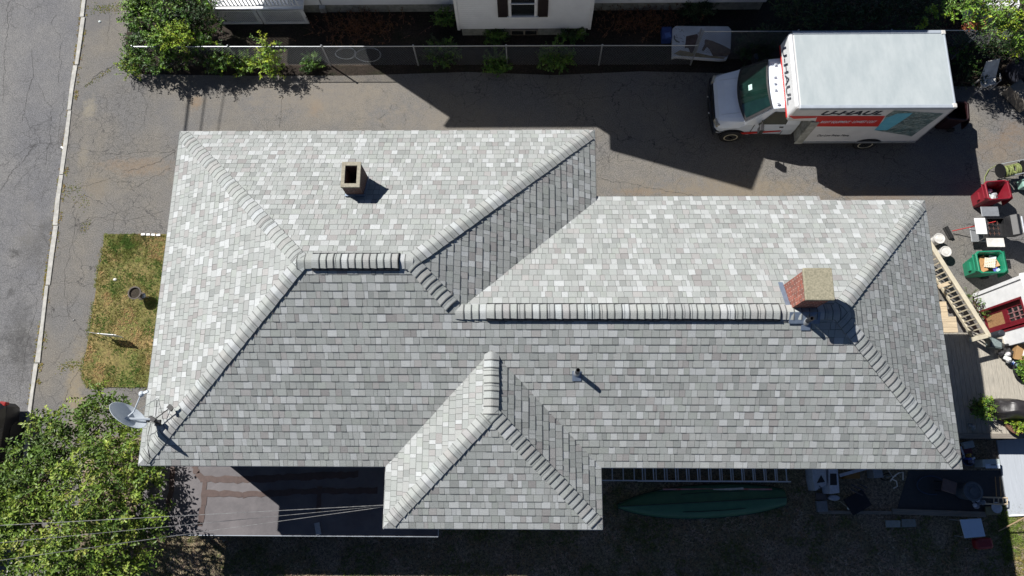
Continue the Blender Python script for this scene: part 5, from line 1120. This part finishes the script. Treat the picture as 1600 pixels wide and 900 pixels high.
# ------------------------------------------------------------------ DECK, STAIR, SHED
dk0 = thing('deck', 'weathered plank deck along the right end of the house', 'deck', (12, 1.1, 0)); ZD = .8
m_ = MB(); x = 10.2
while x < 17:
    m_.box((x+.07, 2.63, ZD-.02), (.134, 3.06, .035)); x += .142
child(m_, 'floor_boards', M['deck'], dk0)
m_ = MB(); m_.box((13.5, 1.075, ZD+.01), (6.8, .14, .09)); m_.box((13.5, 1.12, ZD-.17), (6.8, .05, .24)); child(m_, 'edge_beam', M['timber'], dk0)
for x in (10.6, 12.8, 15.0): m_ = MB(); m_.box((x, 1.2, .3), (.1, .1, .66)); child(m_, 'deck_post', M['timber'], dk0)
st = thing('deck_stair', 'tan wooden stair with a cream baluster rail leading down beside the roof edge', 'stair', (12, 5, 0))
RA, RB = at(1545, 524, ZD+.88), at(1452, 378, 1.05)
for i in range(6):
    y0 = 4.17+i*.50; z = ZD-.012-.12*i; rx_ = RA.x+(RB.x-RA.x)*min(1, (y0+.25-RA.y)/(RB.y-RA.y))-.18
    m_ = MB()
    for k in range(3): m_.box(((10.3+rx_)/2, y0+.085+k*.166, z-.02), (rx_-10.3, .158, .035))
    m_.box(((10.3+rx_)/2-.02, y0+.03, z-.09), (rx_-10.36, .03, .10)); child(m_, 'tread', M['tread'], st)
gl_ = lambda P, k: P-Vector((0, 0, k))
m_ = MB(); d = (RB-RA); rot = d.to_track_quat('X', 'Z').to_matrix(); m_.box((RA+RB)/2, (d.length, .13, .05), rot=rot); child(m_, 'handrail', M['rail'], st, bevel=.01)
m_ = MB(); m_.box(gl_((RA+RB)/2, .72), (d.length, .05, .09), rot=rot); child(m_, 'bottom_rail', M['rail'], st)
for i in range(20):
    q_ = RA.lerp(RB, (i+.6)/20); m_ = MB(); m_.box(gl_(q_, .36), (.036, .036, .72), rot.to_euler().z); child(m_, 'baluster', M['rail'], st)
m_ = MB(); m_.box((RA.x, RA.y, ZD+.42), (.1, .1, .98)); child(m_, 'newel_post', M['rail'], st, bevel=.01)
nr = at(1517, 531, ZD+.88); m_ = MB(); dd = nr-RA; m_.box((RA+nr)/2+Vector((0, 0, -.02)), (dd.length+.1, .13, .05), math.atan2(dd.y, dd.x)); child(m_, 'landing_rail', M['rail'], st, bevel=.01)
m_ = MB(); q_ = at(1478, 444, 1.0); m_.box(q_, (.5, .12, .06), R(20)); child(m_, 'stair_bracket', M['tread'], st)
# plants and debris under the stair rail
plant('stair_side_plant', 'leafy plant with pale leaves growing between the stair rail and the red door', 'plant', at(1522, 475, 0), [C(1520, 470, .5, .18), C(1528, 480, .4, .2), C(1512, 462, .3, .2), C(1532, 492, .3, .2)], GB+[(.3, .36, .28)], 34, .18, 6, .05, .028)
# shed front with red door
A = at(1521, 463, 0); B = at(1546, 548, 0); d = (B-A).normalized(); n = Vector((-d.y, d.x, 0));
if n.x > 0: n = -n
t = thing('garden_shed', 'white garden shed with a dark red panelled door beside the stair', 'shed', (A.x, A.y, 0)); Lw = (B-A).length; up = Vector((0, 0, 1)); rotS = Matrix((d, -n, up)).transposed(); HS = 2.45
def onw(u, z, o_=0): return A+d*u+up*z+n*o_
m_ = MB(); mb_ = Vector
dl, dr = .50, Lw-.42
m_.box(onw(dl/2, HS/2)-n*.06, (dl, .12, HS), rot=rotS); m_.box(onw((dr+Lw)/2, HS/2)-n*.06, (Lw-dr, .12, HS), rot=rotS); m_.box(onw((dl+dr)/2, (HS+2.08)/2)-n*.06, (dr-dl, .12, HS-2.08), rot=rotS)
m_.box(onw(.03, HS/2)-n*1.2, (.08, 2.3, HS), rot=rotS); m_.box(onw(Lw-.03, HS/2)-n*1.2, (.08, 2.3, HS), rot=rotS); m_.box(onw(Lw/2, HS/2)-n*2.3, (Lw, .08, HS), rot=rotS)
child(m_, 'wall', M['white'], t)
m_ = MB(); m_.box(onw(-.02, HS/2, .02), (.10, .04, HS), rot=rotS); child(m_, 'corner_trim', M['white'], t)
m_ = MB(); m_.box(onw(Lw/2, HS+.03)-n*1.15, (Lw+.2, 2.55, .06), rot=rotS); child(m_, 'roof', M['paint'], t)
m_ = MB()
for u in (dl+.03, dr-.03): m_.box(onw(u, 1.04, -.15), (.06, .34, 2.08), rot=rotS)
m_.box(onw((dl+dr)/2, 2.05, -.15), (dr-dl, .34, .06), rot=rotS); child(m_, 'door_frame', M['cherry'], t)
m_ = MB(); dw = dr-dl-.12; ce = (dl+dr)/2
for u in (dl+.06+.07, dr-.06-.13): m_.box(onw(u, 1.02, -.13), (.14, .05, 2.0), rot=rotS)
for z, h in ((.06, .1), (1.05, .22), (1.95, .14)): m_.box(onw(ce, z, -.13), (dw-.26, .05, h), rot=rotS)
dr_ = child(m_, 'door', M['cherry'], t)
m_ = MB(); m_.box(onw(ce, .52, -.14), (dw-.24, .03, .86), rot=rotS); child(m_, 'door_panel', M['osb'], dr_)
m_ = MB(); m_.box(onw(ce, 1.52, -.15), (dw-.26, .02, .74), rot=rotS); child(m_, 'door_glass', M['glass'], dr_)
m_ = MB()
for k in (1, 2): m_.box(onw(ce-(dw-.28)/2+(dw-.28)*k/3, 1.52, -.13), (.03, .04, .74), rot=rotS); m_.box(onw(ce, 1.15+.245*k, -.132), (dw-.27, .036, .03), rot=rotS)
child(m_, 'glazing_bar', mat('worn_door_paint', (.20, .03, .035), .6, .5, 20, c2=(.30, .22, .22)), dr_)
# things on the deck
def potplant(name, label, x, y, z, pr_, ph, pal, rad, nsh, ll=.06, potc=(.10, .05, .035), flat=.7, L_=.22):
    p = at(x, y, z); t = plant(name, label, 'potted plant', p, [(p+Vector((0, 0, ph+rad*.5)), rad, 1, None), (p+Vector((rad*.4, rad*.2, ph+rad*.4)), rad*.7, .5, None)], pal, nsh, L_, 7, ll, ll*.5, .3, flat=flat)
    m_ = MB(); m_.lathe(p, [(pr_*.75, 0), (pr_, ph), (pr_*1.08, ph), (pr_*1.08, ph+.03), (pr_*.9, ph+.03), (pr_*.85, ph-.03), (.001, ph-.03)], 20); child(m_, 'pot', mat('pot', potc, .8, .2, 8), t); return t
potplant('potted_plant', 'bushy green potted plant half in shadow on the deck', 1522, 640, ZD, .17, .22, GB+GY[:1], .30, 150)
potplant('potted_plant', 'round tub of feathery yellow green plants in front of the covered grill', 1580, 662, ZD, .30, .25, GY[1:]+GY[1:], .26, 150, .05, (.20, .10, .06), .35, .14)
potplant('potted_plant', 'yellow green plant beside the tub at the deck edge', 1563, 652, ZD, .13, .2, GY, .14, 60, .045, (.25, .13, .08), .4, .12)
potplant('potted_plant', 'dark tray of leafy green plants under the cardboard box', 1594, 580, ZD, .30, .16, GY[:1]+GB, .28, 90, .08, (.012, .012, .014), .3, .2)
c_ = at(1577, 643, ZD); c_.z = ZD; m_ = MB(); blanket(m_, c_, .80, .32, .95, R(-8), 9, amp=.10, n=40, m=12); solo(m_, 'covered_grill', M['cover'], 'wrinkled black vinyl cover over a grill on the deck', 'grill cover', c_, smooth=True)
m_ = MB()
for i in range(14): q_ = at(1598+random.uniform(-3, 6), 630+random.uniform(-3, 6), 1.77); m_.box(q_, (.05, .012, .004), random.uniform(0, 3), c=(.6, .62, .66))
m_ = MB(); q_ = at(1606, 538, 1.2); E_ = Euler((R(25), R(-12), R(-12))).to_matrix(); m_.box(q_, (.62, .95, .30), rot=E_); bxo = solo(m_, 'cardboard_box', M['card'], 'large brown cardboard box propped up on the deck beside the shed', 'box', (q_.x, q_.y, ZD), bevel=.006)
m_ = MB(); m_.box(q_+E_ @ Vector((-.06, -.25, .153)), (.13, .16, .004), rot=E_); child(m_, 'shipping_label', M['white'], bxo)
m_ = MB(); q_ = at(1553, 537, 1.0); m_.box(q_, (.34, .30, .26), R(-10), c=(.10, .13, .13)); m_.box(q_+Vector((0, 0, .14)), (.28, .24, .02), R(-10), c=(.17, .21, .21)); solo(m_, 'grey_tub', M['junk'], 'dark grey storage tub on the deck below the shed wall', 'tub', (q_.x, q_.y, ZD), bevel=.03)
m_ = MB(); q_ = at(1573, 552, ZD+.1); lumps(m_, q_, 12, (.18, .16), .11, [(.02, .02, .022), (.035, .035, .04)]); solo(m_, 'black_bag', M['junk'], 'black bin bags heaped between the storage tub and the cardboard box', 'bag', (q_.x, q_.y, ZD))
m_ = MB(); q_ = at(1574, 559, ZD+.30); lumps(m_, q_, 7, (.12, .10), .07, [(.65, .66, .66), (.5, .5, .5)]); solo(m_, 'white_bag', M['junk'], 'crumpled white plastic bag on the black bags', 'bag', (q_.x, q_.y, ZD+.2))
m_ = MB(); q_ = at(1560, 522, ZD+.5); m_.lathe(q_, [(.10, -.5), (.10, .16), (.07, .2), (.001, .2)], 14, c=(.025, .03, .04)); solo(m_, 'black_cylinder', M['junk'], 'black gas cylinder at the lower end of the stair rail', 'cylinder', (q_.x, q_.y, ZD))
m_ = MB(); q_ = at(1590, 568, ZD+.10); lumps(m_, q_, 6, (.16, .08), .06, [(.08, .16, .42), (.5, .55, .6), (.15, .2, .3)]); solo(m_, 'blue_bag', M['junk'], 'small blue and white bag tucked against the dark plant tray', 'bag', (q_.x, q_.y, ZD))
m_ = MB(); q_ = at(1516, 666, ZD); lumps(m_, q_+Vector((0, 0, .08)), 6, (.08, .06), .08, [(.13, .15, .16), (.22, .24, .26)]); solo(m_, 'garden_ornament', M['junk'], 'small grey garden ornament near the deck edge in shadow', 'ornament', q_)
m_ = MB(); q_ = at(1546, 655, ZD)
for k in range(9): m_.tube([q_, q_+Vector((random.gauss(0, .08), random.gauss(0, .12), random.uniform(.1, .3)))], .008, 4, c=(.4, .4, .36))
solo(m_, 'driftwood', M['junk'], 'pale twisted driftwood piece between the two deck plants', 'driftwood', q_)

# ------------------------------------------------------------------ BELOW THE HOUSE
ca, cb_ = at(966, 791, .12), at(1226, 777, .12); t = thing('canoe', 'dark green canoe lying upside down on the yard grass', 'canoe', (ca+cb_)/2-Vector((0, 0, .12)))
dx = (cb_-ca).normalized(); sy_ = Vector((-dx.y, dx.x, 0)); Lc = (cb_-ca).length; rings = []
for i in range(25):
    u = i/24; wf = .455*(math.sin(math.pi*min(1, u*1.05)**.92))**.72 if u < .95 else .455*(math.sin(math.pi*.9975**.92))**.72
    wf = .46*max(0, 1-abs((u-.55)/.56)**2.3)**.85+.02; 
    if u > .93: wf = max(wf, .16)
    h = .30*(1-abs(u-.5)*.5)+.02; c_ = ca+dx*Lc*u; c_.z = 0
    rings.append([c_+sy_*wf*math.cos(a)+Vector((0, 0, .03+h*(max(0, math.sin(a))**.75)+(.03 if k == 8 else 0))) for k, a in enumerate([math.pi*j/16 for j in range(17)])])
m_ = MB(); m_.loft(rings, closed=False, cap=False); m_.face(rings[0]); m_.face(rings[-1][::-1]); hull = child(m_, 'hull', M['canoe'], t, smooth=True)
m_ = MB(); m_.tube([r[8]+Vector((0, 0, .008)) for r in rings], .016, 5)
for s_ in (5, 11): m_.tube([r[s_]+Vector((0, 0, .004)) for r in rings[9:19]], .012, 5)
child(m_, 'keel_strip', mat('hull_dark', (.015, .05, .04), .6), t)
for s_ in (0, 16): m_ = MB(); m_.tube([r[s_] for r in rings], .02, 6); child(m_, 'gunwale', mat('hull_dark', (.015, .05, .04), .6), t)
m_ = MB(); m_.tube([at(967, 786, .1), at(1000, 777, .08), at(1036, 765, .12)], .010, 5); solo(m_, 'rope', M['wire'], 'thin pale rope running from the canoe tip to the red oar', 'rope', at(967, 786, 0))
o0, o1 = at(1036, 764.5, .22), at(1206, 764.5, .26); t = thing('oar', 'worn red and white oar lying along the canoe', 'oar', o0)
m_ = MB(); m_.tube([o0, o1], .026, 8); child(m_, 'shaft', mat('oar_paint', (.42, .06, .06), .6, .3, 2.2, c2=(.5, .42, .42)), t)
m_ = MB(); q_ = o0.lerp(o1, .70); m_.box(o0.lerp(o1, .60)+Vector((0, .0, .02)), (.9, .06, .02), math.atan2(dx.y, dx.x)); child(m_, 'blade', M['dirtywhite'], t)
def ladder(label, x0, x1, ylo, yhi, z, pitch, group):
    t = thing('ladder', label, 'ladder', ((x0+x1)/2, ylo, 0), group)
    for y in (ylo, yhi): m_ = MB(); m_.box(((x0+x1)/2, y, z), (x1-x0, .035, .085)); child(m_, 'rail', M['alu'], t)
    x = x0+(.15 if z > .2 else .31)
    while x < x1: m_ = MB(); m_.tube([(x, ylo, z), (x, yhi, z)], .018, 6); child(m_, 'rung', M['alu'], t); x += pitch
lx0, lx1 = at(996, 752, .2).x, at(1234, 752, .2).x; ly = at(1100, 752, .2).y
ladder('long aluminium ladder lying flat under the eave above the canoe', lx0, lx1, ly, ly+.42, .26, .33, 'aluminium ladders under the eave')
ladder('second aluminium ladder stacked lower, sticking out to the left under the eave', at(941, 754, .1).x, at(1215, 752, .1).x, ly+.01, ly+.40, .10, .33, 'aluminium ladders under the eave')
# clutter beside the canoe
def slab(name, label, px, z0, z1, c, cat, par=None, mt=None, rz=None):
    P = [at(x, y, z1) for x, y in px]; cen_ = sum(P, Vector())/len(P); m_ = MB(); pl = [(p.x, p.y) for p in P]
    ar = sum(pl[i][0]*pl[(i+1) % len(pl)][1]-pl[(i+1) % len(pl)][0]*pl[i][1] for i in range(len(pl)))
    m_.prism(pl if ar > 0 else pl[::-1], z0, z1, c); return solo(m_, name, mt or M['junk'], label, cat, (cen_.x, cen_.y, z0), bevel=.008)
wb = slab('white_carton', 'pale carton with a dark curled mark below the eave', [(1269, 733), (1291, 733), (1292, 757), (1274, 767), (1270, 750)], .0, .55, (.42, .46, .52), 'carton')
m_ = MB(); m_.tube([at(x, y, .56) for x, y in ((1279, 763), (1281, 765), (1284, 763), (1280, 759))], .012, 5); child(m_, 'mark', M['ink'], wb); m_ = MB(); P = [at(x, y, .556) for x, y in ((1276, 755), (1289, 753), (1283, 742))]; m_.face(P); child(m_, 'flap', M['black'], wb)
slab('paving_block', 'grey block stepping stone below the pale carton', [(1276, 783), (1292, 782), (1294, 799), (1278, 800)], .0, .12, (.19, .20, .21), 'block')
slab('brown_block', 'dull brown block between the pale carton and the grey stepping stone', [(1275, 770), (1291, 770), (1292, 781), (1276, 781)], .0, .10, (.10, .085, .08), 'block')
cw_ = slab('white_appliance', 'upright white appliance with a dark opening under the eave', [(1295, 733), (1309, 733), (1312, 770), (1297, 772)], .0, .6, (.46, .50, .58), 'appliance')
m_ = MB(); P = [at(x, y, .605) for x, y in ((1297, 758), (1308, 758), (1307, 740), (1297, 740))]; m_.face(P); child(m_, 'opening', M['black'], cw_)
m_ = MB(); q_ = at(1304, 778, .2); m_.lathe(q_, [(.15, -.2), (.16, .0), (.13, .03), (.001, .03)], 16, c=(.34, .36, .42), sx=1, sy=.5); solo(m_, 'round_disc', M['junk'], 'round pale disc at the foot of the white appliance', 'disc', (q_.x, q_.y, 0))
m_ = MB(); a, b = at(1312, 743, .5), at(1355, 731, .5); m_.box((a+b)/2, ((b-a).length, .09, .04), math.atan2((b-a).y, (b-a).x), c=(.42, .44, .5)); solo(m_, 'white_plank', M['junk'], 'white plank sticking out under the eave beside the appliance', 'plank', ((a+b).x/2, (a+b).y/2, .4))
slab('orange_board', 'dull orange board in the shadow below the white plank', [(1318, 748), (1344, 748), (1344, 736), (1325, 740)], .0, .25, (.22, .11, .02), 'board')
m_ = MB(); a, b = at(1312, 783, .1), at(1326, 794, .1); m_.tube([a, b], .008, 4, c=(.45, .4, .3)); m_.lathe(b, [(.04, -.03), (.05, 0), (.001, .03)], 8, c=(.7, .68, .6)); solo(m_, 'small_trowel', M['junk'], 'thin stick with a small white end on the dark soil', 'stick', (a.x, a.y, 0))
bk = at(1400, 745, .9); t = thing('bicycle', 'old bicycle with pale curved handlebars leaning on the wall under the eave', 'bicycle', (bk.x, bk.y, 0))
m_ = MB(); hb = [at(1391, 752, .9), at(1397, 744, .95), at(1404, 739, .98), at(1411, 738, .95), at(1411, 750, .9)]; m_.tube(hb, .016, 6); m_.tube([at(1393, 748, .9), at(1401, 752, .86), at(1402, 760, .82), at(1396, 763, .82)], .016, 6); child(m_, 'handlebar', M['dirtywhite'], t)
for yy in (-.02, .95):
    m_ = MB(); c_ = Vector((bk.x+.0, bk.y+yy*.35, .33)); m_.tube([c_+Vector((.06*math.cos(a), .33*math.cos(a)*.3, .33*math.sin(a))) for a in [6.283*k/24 for k in range(25)]], .018, 5, cap=False); child(m_, 'wheel', M['rubber'], t)
m_ = MB(); m_.tube([(bk.x, bk.y, .33), (bk.x, bk.y+.02, .9)], .018, 6); m_.tube([(bk.x, bk.y, .7), (bk.x, bk.y+.3, .35)], .018, 6); child(m_, 'frame', M['galv'], t)
slab('grey_pail', 'grey pail under the eave beside the bicycle', [(1364, 733), (1378, 733), (1381, 746), (1366, 747)], .0, .45, (.22, .24, .26), 'pail')
t = thing('folding_chair', 'dark folded garden chair in the shade left of the bicycle', 'chair', at(1345, 765, 0)); m_ = MB()
for a, b in (((1330, 757), (1352, 767)), ((1330, 765), (1348, 774)), ((1340, 755), (1355, 762))): m_.tube([at(*a, .4), at(*b, .45)], .02, 6)
child(m_, 'frame', mat('dark_steel', (.05, .05, .065), .4), t); m_ = MB(); q_ = at(1340, 785, .25); m_.box(q_, (.65, .5, .04), R(28)); child(m_, 'seat', mat('dark_fabric', (.012, .013, .02), .8), t)
# timber border and pavers
m_ = MB(); a, b = at(1395, 799, .14), at(1541, 804, .14); m_.box((a+b)/2-Vector((0, 0, .07)), ((b-a).length, .16, .14), math.atan2((b-a).y, (b-a).x)); solo(m_, 'border_timber', M['timber'], 'long grey timber edging the shaded patio on the right', 'timber', ((a+b).x/2, (a+b).y/2, 0), bevel=.012)
m_ = MB(); a, b = at(1280, 800, .10), at(1394, 801, .10); m_.box((a+b)/2-Vector((0, 0, .05)), ((b-a).length, .10, .10), math.atan2((b-a).y, (b-a).x)); solo(m_, 'border_timber', M['timber'], 'thin dark timber edging left of the thicker one', 'timber', ((a+b).x/2, (a+b).y/2, 0), bevel=.012)
slab('concrete_paver', 'left one of two pale pavers beside the timber edging', [(1384, 813), (1407, 813), (1407, 824), (1385, 824)], .0, .07, (.30, .32, .30), 'paver'); slab('concrete_paver', 'right and duller of the two pavers beside the timber edging', [(1409, 811), (1430, 811), (1432, 823), (1409, 824)], .0, .07, (.22, .235, .22), 'paver')
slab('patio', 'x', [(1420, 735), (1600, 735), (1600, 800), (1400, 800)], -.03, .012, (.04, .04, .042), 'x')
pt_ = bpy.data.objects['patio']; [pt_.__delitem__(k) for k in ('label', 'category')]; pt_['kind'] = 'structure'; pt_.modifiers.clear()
# bottom right clutter
t = thing('tool_bucket', 'blue bucket of tools under the roof corner', 'bucket', at(1513, 722, 0)); q_ = at(1513, 718, .35); q_.z = 0
m_ = MB(); m_.lathe(q_, [(.14, 0), (.18, .34), (.19, .36), (.17, .36), (.15, .1), (.001, .1)], 18); child(m_, 'bucket_body', mat('blue_grey_plastic', (.06, .09, .16), .5), t)
for k, (dx_, dy_, c) in enumerate(((-.05, .02, (.06, .09, .35)), (.06, .03, (.5, .52, .55)), (-.02, .12, (.4, .25, .05)), (.03, -.06, (.2, .2, .25)))): m_ = MB(); m_.box(q_+Vector((dx_, dy_, .42)), (.10, .05, .22), .5*k, c=c); child(m_, 'tool', M['junk'], t)
m_ = MB(); m_.tube([at(1501, 698, .3), at(1505, 708, .35), at(1507, 716, .3)], .03, 6, c=(.5, .52, .58)); m_.box(at(1512, 695, .25), (.32, .2, .12), .2, c=(.33, .36, .36)); m_.box(at(1508, 705, .15), (.3, .25, .2), .1, c=(.12, .02, .03)); solo(m_, 'plastic_toys', M['junk'], 'jumble of pale plastic pieces under the deck edge', 'plastic', at(1508, 702, 0))
c1_ = slab('cooler', 'white cool box with a printed front under the deck', [(1535, 718), (1562, 717), (1563, 729), (1536, 730)], .0, .42, (.42, .48, .48), 'cooler'); m_ = MB(); a, b = at(1540, 725, .43), at(1561, 725, .43); m_.box((a+b)/2+Vector((0, -.06, 0)), (.42, .13, .01), 0, c=(.55, .62, .7)); child(m_, 'front_label', M['junk'], c1_)
m_ = MB(); q_ = at(1556, 727.5, .445); m_.box((q_.x-.06, q_.y+.02, .436), (.16, .03, .004), 0); child(m_, 'print', M['ink'], c1_)
m_ = MB(); q_ = at(1521, 768, .6); q_.z = 0; m_.lathe(q_, [(.24, 0), (.25, .55), (.28, .56), (.28, .60), (.22, .61), (.20, .58), (.12, .58), (.11, .61), (.001, .61)], 28, c=(.085, .10, .115)); solo(m_, 'dustbin', M['junk'], 'round grey lidded dustbin on the shaded patio', 'bin', q_)
t = thing('stool', 'square brown stool on the shaded patio left of the grey dustbin', 'stool', at(1483, 761, 0)); q_ = at(1483, 760, .45); m_ = MB(); m_.box(q_, (.42, .36, .06), R(-18)); child(m_, 'seat', mat('stool_top', (.15, .10, .09), .7), t, bevel=.03)
for sx in (-1, 1):
    for sy in (-1, 1): m_ = MB(); m_.tube([(q_.x+sx*.16, q_.y+sy*.13, .43), (q_.x+sx*.17, q_.y+sy*.14, 0)], .016, 6); child(m_, 'leg', M['black'], t)
m_ = MB(); q_ = at(1455, 758, .1); m_.tube([q_+Vector((.42*math.cos(a), .27*math.sin(a), .02*math.sin(3*a))) for a in [6.283*k/20 for k in range(17)]], .018, 6, c=(.03, .05, .09)); solo(m_, 'coiled_hose', M['junk'], 'dark garden hose loop on the shaded patio', 'hose', q_)
t = thing('wood_trellis', 'small tan wooden ladder frame beside the ribbed panel', 'frame', at(1555, 783, 0)); 
for y in (778, 788): m_ = MB(); m_.tube([at(1535, y-1, .25), at(1574, y, .28)], .022, 4); child(m_, 'rail', M['tread'], t)
for x in (1553, 1560, 1567, 1574): m_ = MB(); m_.tube([at(x, 778, .27), at(x, 788, .27)], .018, 4); child(m_, 'rung', M['tread'], t)
for x in (1555, 1562): m_ = MB(); m_.tube([at(x, 745, .1), at(x+2, 776, .1)], .014, 5); solo(m_, 'garden_cane', M['card'], ('left' if x == 1555 else 'right')+' one of two tan canes lying above the wooden frame', 'cane', at(x, 745, 0), group='tan canes on the patio')
slab('tan_board', 'tan board with a white round plate at the patio edge', [(1540, 792), (1563, 790), (1564, 804), (1541, 805)], .1, .16, (.20, .18, .10), 'board'); m_ = MB(); q_ = at(1557, 793, .18); m_.lathe(q_, [(.14, -.01), (.16, .02), (.12, .01), (.001, .01)], 18, c=(.46, .5, .55)); solo(m_, 'round_plate', M['junk'], 'pale round plate on the tan board', 'plate', q_)
m_ = MB(); q_ = at(1530, 786, .3); lumps(m_, q_, 7, (.14, .12), .08, [(.5, .53, .58), (.2, .22, .25)]); solo(m_, 'plastic_sheeting', M['junk'], 'crumpled pale sheeting between the dustbin and the wooden frame', 'sheeting', (q_.x, q_.y, 0))
# ribbed low panel
P = [at(x, y, .08) for x, y in ((1558, 688), (1640, 683), (1640, 803), (1577, 806))]; t = thing('ribbed_panel', 'low white ribbed panel half in shade below the deck edge', 'panel', (P[0]+P[2])/2-Vector((0, 0, .08))); m_ = MB()
m_.prism([(p.x, p.y) for p in P][::-1], .015, .07); child(m_, 'panel_body', M['bluemetal'], t)
m_ = MB(); a0, a1, b0__, b1 = P[0], P[3], P[1], P[2]
for k in range(16):
    s0_, s1_ = a0.lerp(b0__, (k+.5)/16), a1.lerp(b1, (k+.5)/16); m_.tube([s0_-Vector((0, .0, .02)), s1_-Vector((0, 0, .02))], .012, 5)
child(m_, 'rib', M['bluemetal'], t); m_ = MB(); m_.tube([P[3]+Vector((0, 0, .0)), P[2]], .03, 6); child(m_, 'edge_trim', M['white'], t)
# table and red seat bottom right
t = thing('side_table', 'pale blue square table top above a red cushion at the bottom right', 'table', at(1522, 828, 0)); P = [at(x, y, .62) for x, y in ((1500, 812), (1533, 810), (1540, 838), (1508, 841))]; m_ = MB(); m_.prism([(p.x, p.y) for p in P][::-1], .58, .62); child(m_, 'tabletop', mat('pale_blue_top', (.50, .62, .76), .5, .04), t, bevel=.008)
for p in P: m_ = MB(); q_ = p.lerp((P[0]+P[2])/2, .1); m_.tube([(q_.x, q_.y, .58), (q_.x, q_.y, 0)], .016, 6); child(m_, 'leg', M['galv'], t)
m_ = MB(); q_ = at(1535, 849, .3); m_.box(q_, (.5, .30, .28), R(5), c=(.20, .015, .02)); solo(m_, 'red_cushion', M['junk'], 'dark red cushion lying below the pale blue table', 'cushion', (q_.x, q_.y, 0), bevel=.07)
m_ = MB(); a, b = at(1560, 830, .2), at(1606, 806, .9); m_.tube([a, b], .018, 6, c=(.34, .24, .15)); solo(m_, 'wooden_pole', M['junk'], 'thin wooden pole leaning at the bottom right edge', 'pole', (a.x, a.y, 0))

# ------------------------------------------------------------------ WIRES
def cable(label, pts, r, mt='wire'):
    m_ = MB(); m_.tube(pts, r, 5); return solo(m_, 'overhead_wire', M[mt], label, 'wire', pts[0], group='service wires to the house')
def sag(A, B, s_, n=14): return [A.lerp(B, k/n)-Vector((0, 0, s_*4*(k/n)*(1-k/n))) for k in range(n+1)]
ha = Vector((BX0+.02, at(597, 789, 5.4).y, 5.42))
cable('thick twisted service wire, uppermost of the three crossing the tree', sag(ha, at(-20, 822, 6.6), .0), .007)
cable('thin service wire, middle of the three crossing the tree', sag(ha+Vector((0, -.02, -.03)), at(-20, 850, 6.4), .15), .005)
cable('slack service wire, lowest of the three crossing the tree', sag(ha+Vector((0, -.04, -.05)), at(-30, 880, 6.2), .45), .0055)
S0 = [(297, 140, 289, 207, .040), (322, 140, 313, 207, .024), (351, 142, 340, 207, .016)]
for i, (x0, y0, x1, y1, r) in enumerate(S0):
    a, b = at(x0, y0), at(x1, y1); d = (a-b).normalized(); o_ = Vector((-.78, .56, 1))*8.5
    m_ = MB(); m_.tube([b-d*1.5+o_, a+d*25+o_], r, 6); solo(m_, 'street_wire', M['black'], 'high street wire whose shadow falls on the driveway, '+('widest shadow', 'middle shadow', 'faintest shadow')[i], 'wire', b+o_, group='street wires shading the driveway')
